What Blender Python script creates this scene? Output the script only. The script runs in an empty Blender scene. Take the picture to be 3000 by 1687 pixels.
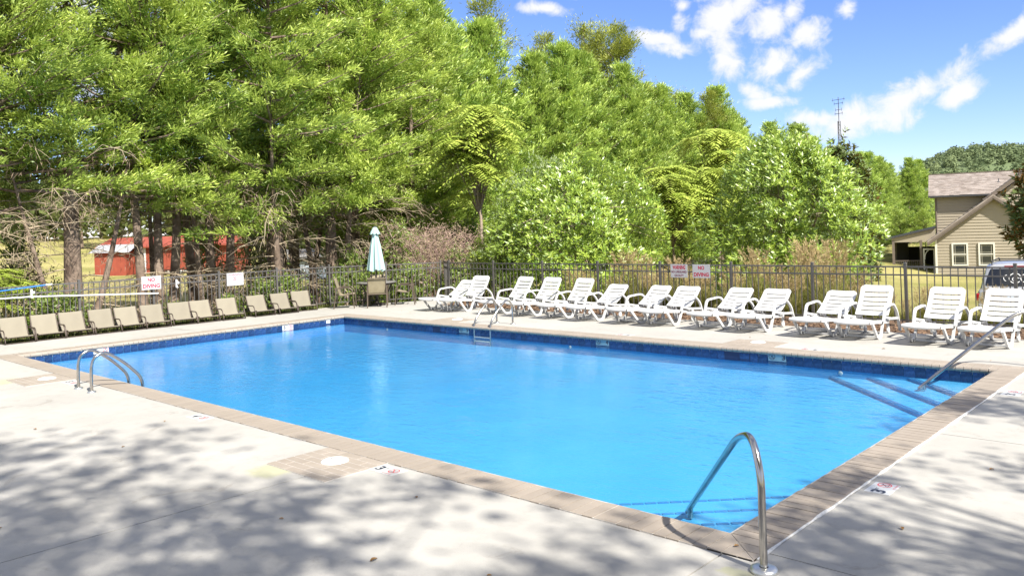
import bpy, math, random
import numpy as np
from mathutils import Vector, Matrix, Euler

S = bpy.context.scene
COL = S.collection
R_ = math.radians

# ------------------------------------------------------------------ camera
cam_d = bpy.data.cameras.new("camera")
cam = bpy.data.objects.new("camera", cam_d)
COL.objects.link(cam)
cam_d.sensor_width = 36.0
cam_d.lens = 28.93
cam_d.shift_y = -0.0595
cam_d.clip_start = 0.1
cam_d.clip_end = 3000.0
cam.matrix_world = Matrix(((0.735381857, 0.023876034, 0.677232205, 0.0),
                           (0.676875667, 0.021972519, -0.735769353, 0.0),
                           (-0.0324477521, 0.999473433, 0.0, 2.15),
                           (0, 0, 0, 1)))
S.camera = cam

# ------------------------------------------------------------------ light
SUN_EL = R_(46.0)
SUN_AZ = math.atan2(0.977, -0.21)                # clockwise from +Y
to_sun = Vector((math.sin(SUN_AZ) * math.cos(SUN_EL), math.cos(SUN_AZ) * math.cos(SUN_EL), math.sin(SUN_EL)))
sun_d = bpy.data.lights.new("sun", 'SUN')
sun_d.energy = 3.3
sun_d.angle = R_(0.65)
sun_d.color = (1.0, 0.95, 0.86)
sun = bpy.data.objects.new("sun", sun_d)
COL.objects.link(sun)
sun.location = (20, -5, 40)
sun.rotation_mode = 'QUATERNION'
sun.rotation_quaternion = to_sun.to_track_quat('Z', 'Y')

world = bpy.data.worlds.new("World")
S.world = world
world.use_nodes = True
WN, WL = world.node_tree.nodes, world.node_tree.links
WN.clear()
def wn(t, **k):
    n = WN.new(t)
    for a, b in k.items():
        setattr(n, a, b)
    return n
def wmath(op, a=None, b=None, clamp=False):
    n = wn('ShaderNodeMath', operation=op, use_clamp=clamp)
    for i, v in enumerate((a, b)):
        if v is None: continue
        if isinstance(v, (int, float)): n.inputs[i].default_value = v
        else: WL.new(v, n.inputs[i])
    return n.outputs[0]
w_out = wn('ShaderNodeOutputWorld')
w_bg = wn('ShaderNodeBackground')
w_sky = wn('ShaderNodeTexSky')
w_sky.sky_type = 'NISHITA'
w_sky.sun_disc = False
w_sky.sun_elevation = SUN_EL
w_sky.sun_rotation = SUN_AZ
w_sky.altitude = 900.0
w_sky.air_density = 1.0
w_sky.dust_density = 0.15
w_sky.ozone_density = 4.0
SKY_STRENGTH = 0.079
w_bg.inputs['Strength'].default_value = SKY_STRENGTH
w_tc = wn('ShaderNodeTexCoord')
w_sep = wn('ShaderNodeSeparateXYZ')
WL.new(w_tc.outputs['Generated'], w_sep.inputs[0])
az = wmath('MULTIPLY', wmath('ARCTAN2', w_sep.outputs[0], w_sep.outputs[1]), 57.2958)
el = wmath('MULTIPLY', wmath('ARCSINE', w_sep.outputs[2]), 57.2958)
w_cmb = wn('ShaderNodeCombineXYZ')
WL.new(az, w_cmb.inputs[0]); WL.new(el, w_cmb.inputs[1])
# each cloud: azimuth, elevation, half width, half height, tilt (degrees of sky)
CLOUDS = [(-27.69, 13.43, 2.5, 1.4, 23), (-29.13, 12.5, 1.04, 0.5, -2), (-24.83, 12.84, 1.3, 1.5, -2), (-23.47, 13.32, 0.7, 1.0, -22),
 (-22.39, 11.85, 1.27, 0.86, 18), (-27.57, 10.54, 1.1, 1.3, -12), (-24.82, 10.1, 1.4, 1.2, -2), (-23.19, 9.1, 1.6, 0.65, 33),
 (-25.82, 8.35, 1.04, 0.52, -22), (-24.9, 7.64, 1.61, 0.4, -2), (-32.01, 12.28, 2.2, 0.55, -17), (-31.03, 11.67, 1.73, 0.55, -12),
 (-30.53, 13.36, 0.69, 0.69, -2), (-30.39, 14.3, 0.69, 0.46, -2), (-20.14, 12.93, 0.58, 0.58, -32), (-10.6, 10.4, 2.4, 0.72, 22),
 (-9.6, 10.9, 1.6, 0.8, 33), (-16.95, 7.17, 3.9, 1.0, 20), (-13.93, 7.27, 1.73, 0.7, 23),
 (-19.37, 6.14, 3.46, 1.05, 8), (-22.05, 6.35, 1.96, 0.6, -12), (-40.01, 14.77, 1.7, 0.42, -7), (-37.65, 15.5, 0.6, 0.3, -2),
 (-27.2, 15.8, 3.0, 1.2, 10)]
low = None
for a0, e0, rx, ry, tilt in CLOUDS:
    m = wn('ShaderNodeMapping', vector_type='TEXTURE')
    m.inputs['Location'].default_value = (a0, e0, 0)
    m.inputs['Rotation'].default_value = (0, 0, R_(tilt))
    m.inputs['Scale'].default_value = (rx * 1.32, ry * 1.30, 1)
    WL.new(w_cmb.outputs[0], m.inputs['Vector'])
    ln = wn('ShaderNodeVectorMath', operation='LENGTH')
    WL.new(m.outputs[0], ln.inputs[0])
    low = ln.outputs['Value'] if low is None else wmath('SMOOTH_MIN', low, ln.outputs['Value'])
    if low.node.type == 'MATH': low.node.inputs[2].default_value = 0.12
w_n1 = wn('ShaderNodeTexNoise')
w_n1.inputs['Scale'].default_value = 0.62
w_n1.inputs['Detail'].default_value = 9.0
w_n1.inputs['Roughness'].default_value = 0.62
w_n1.inputs['Distortion'].default_value = 0.35
WL.new(w_cmb.outputs[0], w_n1.inputs['Vector'])
dens = wmath('SUBTRACT', 1.0, low)
dens = wmath('ADD', dens, wmath('MULTIPLY', wmath('SUBTRACT', w_n1.outputs['Fac'], 0.5), 2.3))
# unseen cloud added over the rest of the sky to raise neutral fill
w_n2 = wn('ShaderNodeTexNoise')
w_n2.inputs['Scale'].default_value = 2.6
w_n2.inputs['Detail'].default_value = 8.0
w_n2.inputs['Roughness'].default_value = 0.6
WL.new(w_tc.outputs['Generated'], w_n2.inputs['Vector'])
far = wn('ShaderNodeMapRange'); far.inputs['From Min'].default_value = 24.0; far.inputs['From Max'].default_value = 40.0
w_d = wn('ShaderNodeVectorMath', operation='DISTANCE'); WL.new(w_cmb.outputs[0], w_d.inputs[0]); w_d.inputs[1].default_value = (-30, 4, 0)
WL.new(w_d.outputs['Value'], far.inputs['Value'])
d2 = wmath('MULTIPLY', wmath('MULTIPLY', wmath('SUBTRACT', w_n2.outputs['Fac'], 0.42), 6.0), far.outputs[0])
dens = wmath('MAXIMUM', dens, d2)
w_mr = wn('ShaderNodeMapRange', interpolation_type='SMOOTHSTEP')
w_mr.inputs['From Min'].default_value = -0.05
w_mr.inputs['From Max'].default_value = 0.85
w_mr.inputs['To Max'].default_value = 0.95
WL.new(dens, w_mr.inputs['Value'])
w_hs = wn('ShaderNodeHueSaturation')
w_hs.inputs['Saturation'].default_value = 1.08
w_tint = wn('ShaderNodeMix', data_type='RGBA', blend_type='MULTIPLY')
w_tint.inputs[0].default_value = 1.0
w_tint.inputs[7].default_value = (0.76, 0.72, 0.86, 1)
WL.new(w_sky.outputs[0], w_tint.inputs[6])
WL.new(w_tint.outputs[2], w_hs.inputs['Color'])
w_mix = wn('ShaderNodeMix', data_type='RGBA')
CLOUD_RAD = 4.3
w_mix.inputs[7].default_value = (CLOUD_RAD, CLOUD_RAD * 1.0, CLOUD_RAD * 1.03, 1)
WL.new(w_mr.outputs[0], w_mix.inputs[0])
WL.new(w_hs.outputs[0], w_mix.inputs[6])
WL.new(w_mix.outputs[2], w_bg.inputs['Color'])
WL.new(w_bg.outputs[0], w_out.inputs['Surface'])

S.view_settings.view_transform = 'Standard'
S.view_settings.look = 'None'
S.view_settings.gamma = 1.0
S.view_settings.use_curve_mapping = False
S.view_settings.exposure = 1.6
S.cycles.max_bounces = 7
S.cycles.diffuse_bounces = 2
S.cycles.transparent_max_bounces = 12
S.cycles.caustics_reflective = False
S.cycles.caustics_refractive = False
S.cycles.use_denoising = True
S.cycles.sample_clamp_indirect = 6.0

# ------------------------------------------------------------------ materials
MATS = {}
def mat(name, c1, c2=None, scale=6.0, rough=0.6, metal=0.0, bump=0.0, bscale=60.0, spec=0.5, objvar=0.0, c3=None, scale3=1.0, coat=0.0, contrast=1.0):
    m = bpy.data.materials.new(name); m.use_nodes = True
    N, L = m.node_tree.nodes, m.node_tree.links
    b = N['Principled BSDF']
    b.inputs['Roughness'].default_value = rough
    b.inputs['Metallic'].default_value = metal
    b.inputs['Specular IOR Level'].default_value = spec
    b.inputs['Coat Weight'].default_value = coat
    tc = N.new('ShaderNodeTexCoord')
    def noise(sc, det=5.0):
        n = N.new('ShaderNodeTexNoise'); n.inputs['Scale'].default_value = sc; n.inputs['Detail'].default_value = det
        L.new(tc.outputs['Object'], n.inputs['Vector']); return n.outputs['Fac']
    col = None
    if c2 is not None:
        mr = N.new('ShaderNodeMapRange'); mr.inputs['From Min'].default_value = 0.5 - 0.2 / contrast; mr.inputs['From Max'].default_value = 0.5 + 0.2 / contrast
        L.new(noise(scale), mr.inputs['Value'])
        mx = N.new('ShaderNodeMix'); mx.data_type = 'RGBA'
        mx.inputs[6].default_value = (*c1, 1); mx.inputs[7].default_value = (*c2, 1)
        L.new(mr.outputs[0], mx.inputs[0]); col = mx.outputs[2]
    if c3 is not None:
        mr = N.new('ShaderNodeMapRange'); mr.inputs['From Min'].default_value = 0.5; mr.inputs['From Max'].default_value = 0.68
        L.new(noise(scale3), mr.inputs['Value'])
        mx = N.new('ShaderNodeMix'); mx.data_type = 'RGBA'
        if col is None: mx.inputs[6].default_value = (*c1, 1)
        else: L.new(col, mx.inputs[6])
        mx.inputs[7].default_value = (*c3, 1)
        L.new(mr.outputs[0], mx.inputs[0]); col = mx.outputs[2]
    if objvar > 0:
        oi = N.new('ShaderNodeObjectInfo')
        mr = N.new('ShaderNodeMapRange'); mr.inputs['To Min'].default_value = 1 - objvar; mr.inputs['To Max'].default_value = 1 + objvar
        L.new(oi.outputs['Random'], mr.inputs['Value'])
        hs = N.new('ShaderNodeHueSaturation'); L.new(mr.outputs[0], hs.inputs['Value'])
        if col is None: hs.inputs['Color'].default_value = (*c1, 1)
        else: L.new(col, hs.inputs['Color'])
        col = hs.outputs[0]
    if col is None: b.inputs['Base Color'].default_value = (*c1, 1)
    else: L.new(col, b.inputs['Base Color'])
    if bump > 0:
        bp = N.new('ShaderNodeBump'); bp.inputs['Strength'].default_value = bump; bp.inputs['Distance'].default_value = 0.02
        L.new(noise(bscale, 6.0), bp.inputs['Height']); L.new(bp.outputs[0], b.inputs['Normal'])
    MATS[name] = m
    return m

def leaf_mat(name, top, top2, under, trans=0.35, rough=0.45, gloss=0.08, objvar=0.08):
    """two-sided leaf: diffuse + translucent + a little gloss; colour varies leaf by leaf through the mesh attribute 'tint'"""
    m = bpy.data.materials.new(name); m.use_nodes = True
    N, L = m.node_tree.nodes, m.node_tree.links
    N.clear()
    out = N.new('ShaderNodeOutputMaterial')
    at = N.new('ShaderNodeAttribute'); at.attribute_name = 'tint'
    mx = N.new('ShaderNodeMix'); mx.data_type = 'RGBA'
    mx.inputs[6].default_value = (*top, 1); mx.inputs[7].default_value = (*top2, 1)
    L.new(at.outputs['Fac'], mx.inputs[0])
    col = mx.outputs[2]
    if under is not None:
        g = N.new('ShaderNodeNewGeometry')
        m2 = N.new('ShaderNodeMix'); m2.data_type = 'RGBA'
        m2.inputs[7].default_value = (*under, 1)
        L.new(col, m2.inputs[6]); L.new(g.outputs['Backfacing'], m2.inputs[0]); col = m2.outputs[2]
    oi = N.new('ShaderNodeObjectInfo')
    mr = N.new('ShaderNodeMapRange'); mr.inputs['To Min'].default_value = 1 - objvar; mr.inputs['To Max'].default_value = 1 + objvar
    L.new(oi.outputs['Random'], mr.inputs['Value'])
    hs = N.new('ShaderNodeHueSaturation'); L.new(mr.outputs[0], hs.inputs['Value']); L.new(col, hs.inputs['Color']); col = hs.outputs[0]
    d = N.new('ShaderNodeBsdfDiffuse'); L.new(col, d.inputs['Color'])
    t = N.new('ShaderNodeBsdfTranslucent'); L.new(mx.outputs[2], t.inputs['Color'])
    s1 = N.new('ShaderNodeMixShader'); s1.inputs[0].default_value = trans
    L.new(d.outputs[0], s1.inputs[1]); L.new(t.outputs[0], s1.inputs[2])
    g2 = N.new('ShaderNodeBsdfGlossy'); g2.inputs['Roughness'].default_value = rough; g2.inputs['Color'].default_value = (.9, .95, .9, 1)
    s2 = N.new('ShaderNodeMixShader'); s2.inputs[0].default_value = gloss
    L.new(s1.outputs[0], s2.inputs[1]); L.new(g2.outputs[0], s2.inputs[2])
    L.new(s2.outputs[0], out.inputs['Surface'])
    MATS[name] = m
    return m

# ------------------------------------------------------------------ mesh helpers
class MB:
    def __init__(self): self.v = []; self.f = []; self.sm = []; self.mi = []; self.cur = 0
    def add(self, vs, fs, smooth=False, M=None):
        o = len(self.v)
        for p in vs:
            p = Vector(p)
            if M is not None: p = M @ p
            self.v.append((p.x, p.y, p.z))
        for f in fs:
            self.f.append([o + i for i in f]); self.sm.append(smooth); self.mi.append(self.cur)
        return self
    def box(self, c, s, rz=0.0, M=None, rx=0.0, ry=0.0):
        x, y, z = s[0] / 2, s[1] / 2, s[2] / 2
        T = Matrix.Translation(c)
        if rz or rx or ry: T = T @ Euler((rx, ry, rz)).to_matrix().to_4x4()
        if M is not None: T = M @ T
        vs = [(-x, -y, -z), (x, -y, -z), (x, y, -z), (-x, y, -z), (-x, -y, z), (x, -y, z), (x, y, z), (-x, y, z)]
        return self.add(vs, [(0, 3, 2, 1), (4, 5, 6, 7), (0, 1, 5, 4), (1, 2, 6, 5), (2, 3, 7, 6), (3, 0, 4, 7)], False, T)
    def bbox(self, c, s, b=0.01, rz=0.0, M=None):
        """box with chamfered vertical and top edges"""
        x, y, z = s[0] / 2, s[1] / 2, s[2] / 2
        T = Matrix.Translation(c) @ Matrix.Rotation(rz, 4, 'Z')
        if M is not None: T = M @ T
        def ring(i, zz): return [(-x + i, -y, zz), (x - i, -y, zz), (x, -y + i, zz), (x, y - i, zz), (x - i, y, zz), (-x + i, y, zz), (-x, y - i, zz), (-x, -y + i, zz)]
        top = [(px * (1 - b / max(x, 1e-6)), py * (1 - b / max(y, 1e-6)), z) for px, py, _ in ring(b, 0)]
        vs = ring(b, -z) + ring(b, z - b) + top
        fs = [tuple(range(7, -1, -1)), tuple(range(16, 24))]
        for k in range(2):
            for i in range(8):
                j = (i + 1) % 8
                fs.append((k * 8 + i, k * 8 + j, k * 8 + 8 + j, k * 8 + 8 + i))
        return self.add(vs, fs, False, T)
    def prism(self, poly, z0, z1, M=None, smooth=False):
        n = len(poly)
        a = sum(poly[i][0] * poly[(i + 1) % n][1] - poly[(i + 1) % n][0] * poly[i][1] for i in range(n))
        if a < 0: poly = poly[::-1]
        vs = [(p[0], p[1], z0) for p in poly] + [(p[0], p[1], z1) for p in poly]
        fs = [tuple(range(n - 1, -1, -1)), tuple(range(n, 2 * n))]
        for i in range(n):
            j = (i + 1) % n
            fs.append((i, j, n + j, n + i))
        return self.add(vs, fs, smooth, M)
    def tube(self, pts, r, sides=8, cap=True, M=None):
        pts = [Vector(p) for p in pts]; n = len(pts)
        rs = r if isinstance(r, (list, tuple)) else [r] * n
        up = None; rings = []
        for i in range(n):
            t = (pts[min(i + 1, n - 1)] - pts[max(i - 1, 0)]).normalized()
            if up is None:
                up = Vector((0, 0, 1)) if abs(t.z) < 0.9 else Vector((1, 0, 0))
            a = t.cross(up)
            if a.length < 1e-5: a = t.orthogonal()
            a.normalize(); b = a.cross(t).normalized(); up = b
            rings.append([pts[i] + (a * math.cos(2 * math.pi * k / sides) + b * math.sin(2 * math.pi * k / sides)) * rs[i] for k in range(sides)])
        vs = [p for q in rings for p in q]; fs = []
        for i in range(n - 1):
            for k in range(sides):
                l = (k + 1) % sides
                fs.append((i * sides + k, i * sides + l, i * sides + sides + l, i * sides + sides + k))
        self.add(vs, fs, True, M)
        if cap:
            self.add(rings[0], [tuple(range(sides))], False, M)
            self.add(rings[-1], [tuple(range(sides - 1, -1, -1))], False, M)
        return self
    def lathe(self, prof, seg=24, M=None, smooth=True):
        vs = []; fs = []; n = len(prof)
        for k in range(seg):
            a = 2 * math.pi * k / seg
            for r, z in prof: vs.append((r * math.cos(a), r * math.sin(a), z))
        for k in range(seg):
            l = (k + 1) % seg
            for i in range(n - 1):
                fs.append((k * n + i, l * n + i, l * n + i + 1, k * n + i + 1))
        self.add(vs, fs, smooth, M)
        return self
    def grid(self, fn, nu, nv, M=None, smooth=True):
        vs = [fn(i / nu, j / nv) for j in range(nv + 1) for i in range(nu + 1)]
        fs = [(j * (nu + 1) + i, j * (nu + 1) + i + 1, (j + 1) * (nu + 1) + i + 1, (j + 1) * (nu + 1) + i) for j in range(nv) for i in range(nu)]
        return self.add(vs, fs, smooth, M)
    def mesh(self, name, mats):
        me = bpy.data.meshes.new(name)
        me.from_pydata(self.v, [], self.f)
        for m in (mats if isinstance(mats, (list, tuple)) else [mats]):
            me.materials.append(MATS[m] if isinstance(m, str) else m)
        me.polygons.foreach_set('use_smooth', self.sm)
        me.polygons.foreach_set('material_index', self.mi)
        me.update()
        return me

def obj(name, me, mats=None, parent=None, loc=(0, 0, 0), rot=None):
    if isinstance(me, MB): me = me.mesh(name, mats)
    o = bpy.data.objects.new(name, me)
    COL.objects.link(o)
    o.location = loc
    if rot is not None: o.rotation_euler = rot
    if parent is not None: o.parent = parent
    return o
def tag(o, label=None, cat=None, group=None, kind=None):
    if label: o['label'] = label
    if cat: o['category'] = cat
    if group: o['group'] = group
    if kind: o['kind'] = kind
    return o
def thing(name, label, cat, loc=(0, 0, 0), rz=0.0, group=None):
    o = bpy.data.objects.new(name, None); COL.objects.link(o)
    o.empty_display_size = 0.2
    o.location = loc; o.rotation_euler = (0, 0, rz)
    return tag(o, label, cat, group)
def dup(root, loc, rz, label=None, group=None, scale=None):
    r = root.copy(); COL.objects.link(r); r.location = loc; r.rotation_euler = (0, 0, rz)
    if scale is not None: r.scale = scale
    if label: r['label'] = label
    if group: r['group'] = group
    for ch in list(root.children):
        c = ch.copy(); COL.objects.link(c); c.parent = r
        for g in ch.children:
            d = g.copy(); COL.objects.link(d); d.parent = c
    return r
def smooth_path(pts, n=6):
    """Catmull-Rom through the points"""
    P = [Vector(p) for p in pts]; P = [P[0] * 2 - P[1]] + P + [P[-1] * 2 - P[-2]]
    out = []
    for i in range(1, len(P) - 2):
        for k in range(n):
            t = k / n
            out.append(0.5 * ((2 * P[i]) + (-P[i - 1] + P[i + 1]) * t + (2 * P[i - 1] - 5 * P[i] + 4 * P[i + 1] - P[i + 2]) * t * t + (-P[i - 1] + 3 * P[i] - 3 * P[i + 1] + P[i + 2]) * t ** 3))
    out.append(P[-2]); return out
def fillet(pts, r, n=6):
    """polyline with rounded corners"""
    P = [Vector(p) for p in pts]; out = [P[0]]
    for i in range(1, len(P) - 1):
        a, b, c = P[i - 1], P[i], P[i + 1]
        d = min(r, (a - b).length * .49, (c - b).length * .49)
        p, q = b + (a - b).normalized() * d, b + (c - b).normalized() * d
        for k in range(n + 1):
            t = k / n
            out.append((1 - t) ** 2 * p + 2 * t * (1 - t) * b + t * t * q)
    out.append(P[-1]); return out

_txt = {}
def text_mesh(s, bold=0.0):
    key = (s, bold)
    if key not in _txt:
        cu = bpy.data.curves.new('lettering', 'FONT'); cu.body = s; cu.align_x = 'CENTER'; cu.align_y = 'CENTER'; cu.size = 1.0; cu.offset = bold
        cu.resolution_u = 3
        o = bpy.data.objects.new('lettering', cu); COL.objects.link(o)
        dg = bpy.context.evaluated_depsgraph_get(); dg.update()
        me = bpy.data.meshes.new_from_object(o.evaluated_get(dg))
        bpy.data.objects.remove(o); bpy.data.curves.remove(cu)
        _txt[key] = me
    return _txt[key].copy()
def lettering(s, w, hgt, M, material, parent, bold=0.012, name='lettering'):
    """flat text scaled to w x hgt metres, laid by matrix M (text in its XY plane)"""
    me = text_mesh(s, bold)
    co = np.empty(len(me.vertices) * 3); me.vertices.foreach_get('co', co); co = co.reshape(-1, 3)
    mn, mx = co.min(0), co.max(0)
    co[:, 0] = (co[:, 0] - (mn[0] + mx[0]) / 2) * w / (mx[0] - mn[0])
    co[:, 1] = (co[:, 1] - (mn[1] + mx[1]) / 2) * hgt / (mx[1] - mn[1])
    co[:, 2] = 0
    me.vertices.foreach_set('co', co.reshape(-1))
    me.transform(M); me.materials.clear(); me.materials.append(MATS[material]); me.update()
    return obj(name, me, None, parent)
def no_diving(r, M, material, figure, parent):
    """ring with a bar across a small diver"""
    mb = MB(); n = 24
    vs = []; fs = []
    for k in range(n):
        a = 2 * math.pi * k / n
        vs += [(r * math.cos(a), r * math.sin(a), 0), (.82 * r * math.cos(a), .82 * r * math.sin(a), 0)]
    for k in range(n):
        l = (k + 1) % n
        fs.append((2 * k, 2 * l, 2 * l + 1, 2 * k + 1))
    mb.add(vs, fs, False, M)
    mb.add([(-.62 * r, .5 * r, .0005), (-.5 * r, .62 * r, .0005), (.62 * r, -.5 * r, .0005), (.5 * r, -.62 * r, .0005)], [(0, 3, 2, 1)], False, M)
    obj('prohibition_ring', mb, material, parent)
    fg = MB()
    fg.add([(-.5 * r, -.28 * r, -.0004), (-.4 * r, -.4 * r, -.0004), (.3 * r, .22 * r, -.0004), (.2 * r, .36 * r, -.0004)], [(0, 1, 2, 3)], False, M)
    fg.add([(.36 * r + .13 * r * math.cos(a * .785), .38 * r + .13 * r * math.sin(a * .785), -.0004) for a in range(8)], [tuple(range(8))], False, M)
    fg.add([(-.1 * r, .1 * r, -.0004), (.0, .0, -.0004), (.02 * r, .5 * r, -.0004), (-.1 * r, .5 * r, -.0004)], [(0, 1, 2, 3)], False, M)
    fg.add([(-.6 * r, -.5 * r, -.0004), (.6 * r, -.5 * r, -.0004), (.5 * r, -.6 * r, -.0004), (-.5 * r, -.6 * r, -.0004)], [(3, 2, 1, 0)], False, M)
    obj('diver_figure', fg, figure, parent)

rnd = random.Random(7)

# ------------------------------------------------------------------ material list
mat('coping_brick', (.27, .228, .185), (.33, .283, .235), 3.0, .75, bump=.25, bscale=90, objvar=.05)
mat('mortar', (.50, .47, .43), (.43, .405, .37), 20, .9, bump=.2)
mat('pool_tile', (.010, .030, .10), (.022, .062, .17), 28, .25, objvar=.25, contrast=1.5)
mat('step_tile', (.035, .17, .40), (.045, .20, .44), 30, .3, objvar=.1)
mat('plaster', (.052, .305, .58), (.066, .34, .62), 1.2, .7)
mat('steel', (.40, .385, .36), (.50, .48, .45), 18, .17, 1.0)
mat('flange_metal', (.55, .56, .55), (.66, .66, .64), 30, .35, .9)
mat('white_plastic', (.60, .60, .59), (.55, .55, .55), 4, .38, spec=.45)
mat('lid_white', (.8, .8, .78), (.72, .72, .7), 14, .45)
mat('slot_dark', (.05, .05, .05), rough=.8)
mat('mouth_shade', (.01, .02, .07), rough=.5)  # shade inside the skimmer openings, put into the colour
mat('fence_metal', (.105, .10, .095), (.14, .13, .12), 8, .45, .3, objvar=.06)
mat('sign_white', (.52, .52, .52), (.48, .485, .5), 5, .4)
mat('sign_red', (.48, .008, .045), rough=.4)
mat('sign_red_faded', (.36, .10, .15), rough=.5)
mat('sign_dark', (.18, .02, .05), rough=.45)
mat('marker_black', (.03, .035, .06), rough=.5)
mat('marker_red', (.6, .06, .08), rough=.5)
mat('marker_shaded', (.17, .30, .36), (.14, .25, .31), 12, .35)  # darker copy of the marker tile, the far wall's shade put into its colour
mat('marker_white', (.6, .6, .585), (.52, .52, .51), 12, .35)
mat('sling_tan', (.215, .192, .145), (.25, .225, .17), 3, .85, bump=.15, bscale=350, objvar=.08)
mat('sling_old', (.23, .195, .12), (.29, .25, .16), 5, .85, bump=.15, bscale=350)
mat('frame_brown', (.055, .04, .032), (.075, .055, .043), 10, .4, .4)
mat('frame_bronze', (.13, .10, .075), (.16, .125, .095), 10, .45, .4)
mat('table_top', (.16, .155, .15), (.24, .23, .22), 9, .3)
mat('umbrella_cloth', (.34, .50, .48), (.38, .54, .52), 2, .85)
mat('pole_dark', (.06, .05, .045), rough=.4, metal=.4)
mat('pole_white', (.8, .8, .8), (.74, .75, .76), 6, .35)
mat('pole_blue', (.02, .16, .5), (.03, .2, .56), 6, .35)
mat('sealant', (.78, .77, .74), (.6, .59, .55), 30, .9, bump=.6, bscale=25)
mat('mulch', (.085, .05, .03), (.14, .085, .05), 12, .95, bump=1.0, bscale=25)
mat('mulch_chip', (.12, .065, .035), (.2, .13, .08), 3, .9, objvar=.3)
mat('dry_leaf', (.22, .11, .035), (.28, .16, .05), 20, .8, objvar=.3)
mat('bark', (.16, .115, .085), (.26, .20, .155), 5, .95, bump=1.0, bscale=14, c3=(.09, .06, .045), scale3=3)
mat('bark_pale', (.26, .20, .15), (.36, .29, .23), 4, .95, bump=.8, bscale=14)
mat('twig', (.34, .27, .185), (.46, .38, .27), 2, .95)
mat('twig_pink', (.34, .21, .19), (.42, .29, .25), 2, .95)
mat('barn_red', (.24, .045, .025), (.30, .065, .033), 2.2, .75, bump=.3, bscale=6)
mat('barn_roof', (.30, .30, .30), (.38, .38, .39), 2, .5)
mat('trim_white', (.72, .72, .70), (.66, .66, .64), 3, .5)
mat('shed_blue', (.5, .58, .68), (.56, .64, .73), 2, .6)
mat('shed_roof', (.18, .17, .16), (.25, .24, .22), 2, .8)
mat('siding', (.345, .30, .225), (.375, .325, .245), 1.5, .6)
mat('shingle', (.25, .205, .175), (.36, .31, .275), 2, .9, objvar=.12, contrast=1.5)
mat('fascia', (.15, .12, .10), (.18, .145, .12), 3, .55)
mat('fascia_dark', (.05, .05, .055), rough=.5)
mat('window_glass', (.02, .025, .03), rough=.05, spec=.8)
mat('window_trim', (.70, .68, .60), rough=.5)
mat('muntin', (.5, .47, .38), rough=.5)
mat('porch_dark', (.035, .032, .03), rough=.8)
mat('porch_floor', (.06, .07, .14), rough=.7)
mat('car_silver', (.60, .60, .60), (.63, .63, .63), 2, .3, .6, coat=.5)
mat('car_glass', (.012, .014, .018), rough=.06, spec=.7)
mat('car_black', (.02, .02, .02), rough=.6)
mat('car_red', (.35, .01, .015), rough=.2, coat=.5)
mat('car_rim', (.5, .5, .5), rough=.3, metal=.8)
mat('decal_white', (.75, .75, .75), rough=.5)
mat('plate_blue', (.45, .6, .8), (.6, .7, .85), 30, .4)
mat('hill_ground', (.10, .14, .06), (.14, .18, .08), .05, .95)
mat('mast_metal', (.12, .12, .13), rough=.6, metal=.5)

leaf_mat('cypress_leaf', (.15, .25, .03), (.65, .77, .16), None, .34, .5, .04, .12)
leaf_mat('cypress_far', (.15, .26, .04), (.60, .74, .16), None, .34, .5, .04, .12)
leaf_mat('cedar_leaf', (.18, .23, .035), (.43, .46, .08), None, .34, .5, .03, .10)
leaf_mat('bay_leaf', (.13, .24, .02), (.46, .58, .08), (.42, .50, .27), .32, .42, .07, .05)
leaf_mat('brown_magnolia_leaf', (.07, .12, .025), (.16, .21, .05), (.30, .15, .05), .18, .5, .04, .06)
leaf_mat('ailanthus_leaf', (.27, .38, .05), (.56, .63, .13), (.48, .53, .21), .34, .4, .05, .06)
leaf_mat('shrub_leaf', (.10, .17, .025), (.28, .36, .06), None, .35, .5, .04, .12)
leaf_mat('shade_leaf', (.05, .10, .02), (.09, .15, .03), None, .30, .4, .06, .08)
leaf_mat('dead_needle', (.22, .155, .105), (.42, .33, .25), None, .20, .8, .0, .1)
leaf_mat('brush_dead', (.33, .23, .16), (.52, .41, .31), None, .20, .8, .0, .1)
leaf_mat('grass_blade', (.17, .20, .04), (.40, .38, .12), None, .35, .6, .03, .1)
leaf_mat('grass_green', (.09, .13, .025), (.2, .21, .05), None, .35, .6, .03, .1)
leaf_mat('plume', (.40, .30, .15), (.55, .44, .25), None, .35, .8, .0, .1)
leaf_mat('far_leaf', (.11, .15, .05), (.26, .28, .09), None, .3, .7, .0, .05)
leaf_mat('hill_leaf_hazy', (.14, .19, .10), (.26, .31, .15), None, .3, .8, .0, .05)  # paler leaf colour with distance haze mixed in

# ------------------------------------------------------------------ custom materials: concrete, water, ground
def nodes(name):
    m = bpy.data.materials.new(name); m.use_nodes = True
    MATS[name] = m
    return m, m.node_tree.nodes, m.node_tree.links
m, N, L = nodes('concrete')
b = N['Principled BSDF']; b.inputs['Roughness'].default_value = .85; b.inputs['Specular IOR Level'].default_value = .3
geo = N.new('ShaderNodeNewGeometry')
def nz(sc, det=6, rough=.6, dist=0):
    n = N.new('ShaderNodeTexNoise'); n.inputs['Scale'].default_value = sc; n.inputs['Detail'].default_value = det
    n.inputs['Roughness'].default_value = rough; n.inputs['Distortion'].default_value = dist
    L.new(geo.outputs['Position'], n.inputs['Vector']); return n.outputs['Fac']
def mrange(v, a, b_, c=0., d=1.):
    r = N.new('ShaderNodeMapRange'); L.new(v, r.inputs['Value'])
    for i, x in zip(('From Min', 'From Max', 'To Min', 'To Max'), (a, b_, c, d)): r.inputs[i].default_value = x
    return r.outputs[0]
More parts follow.
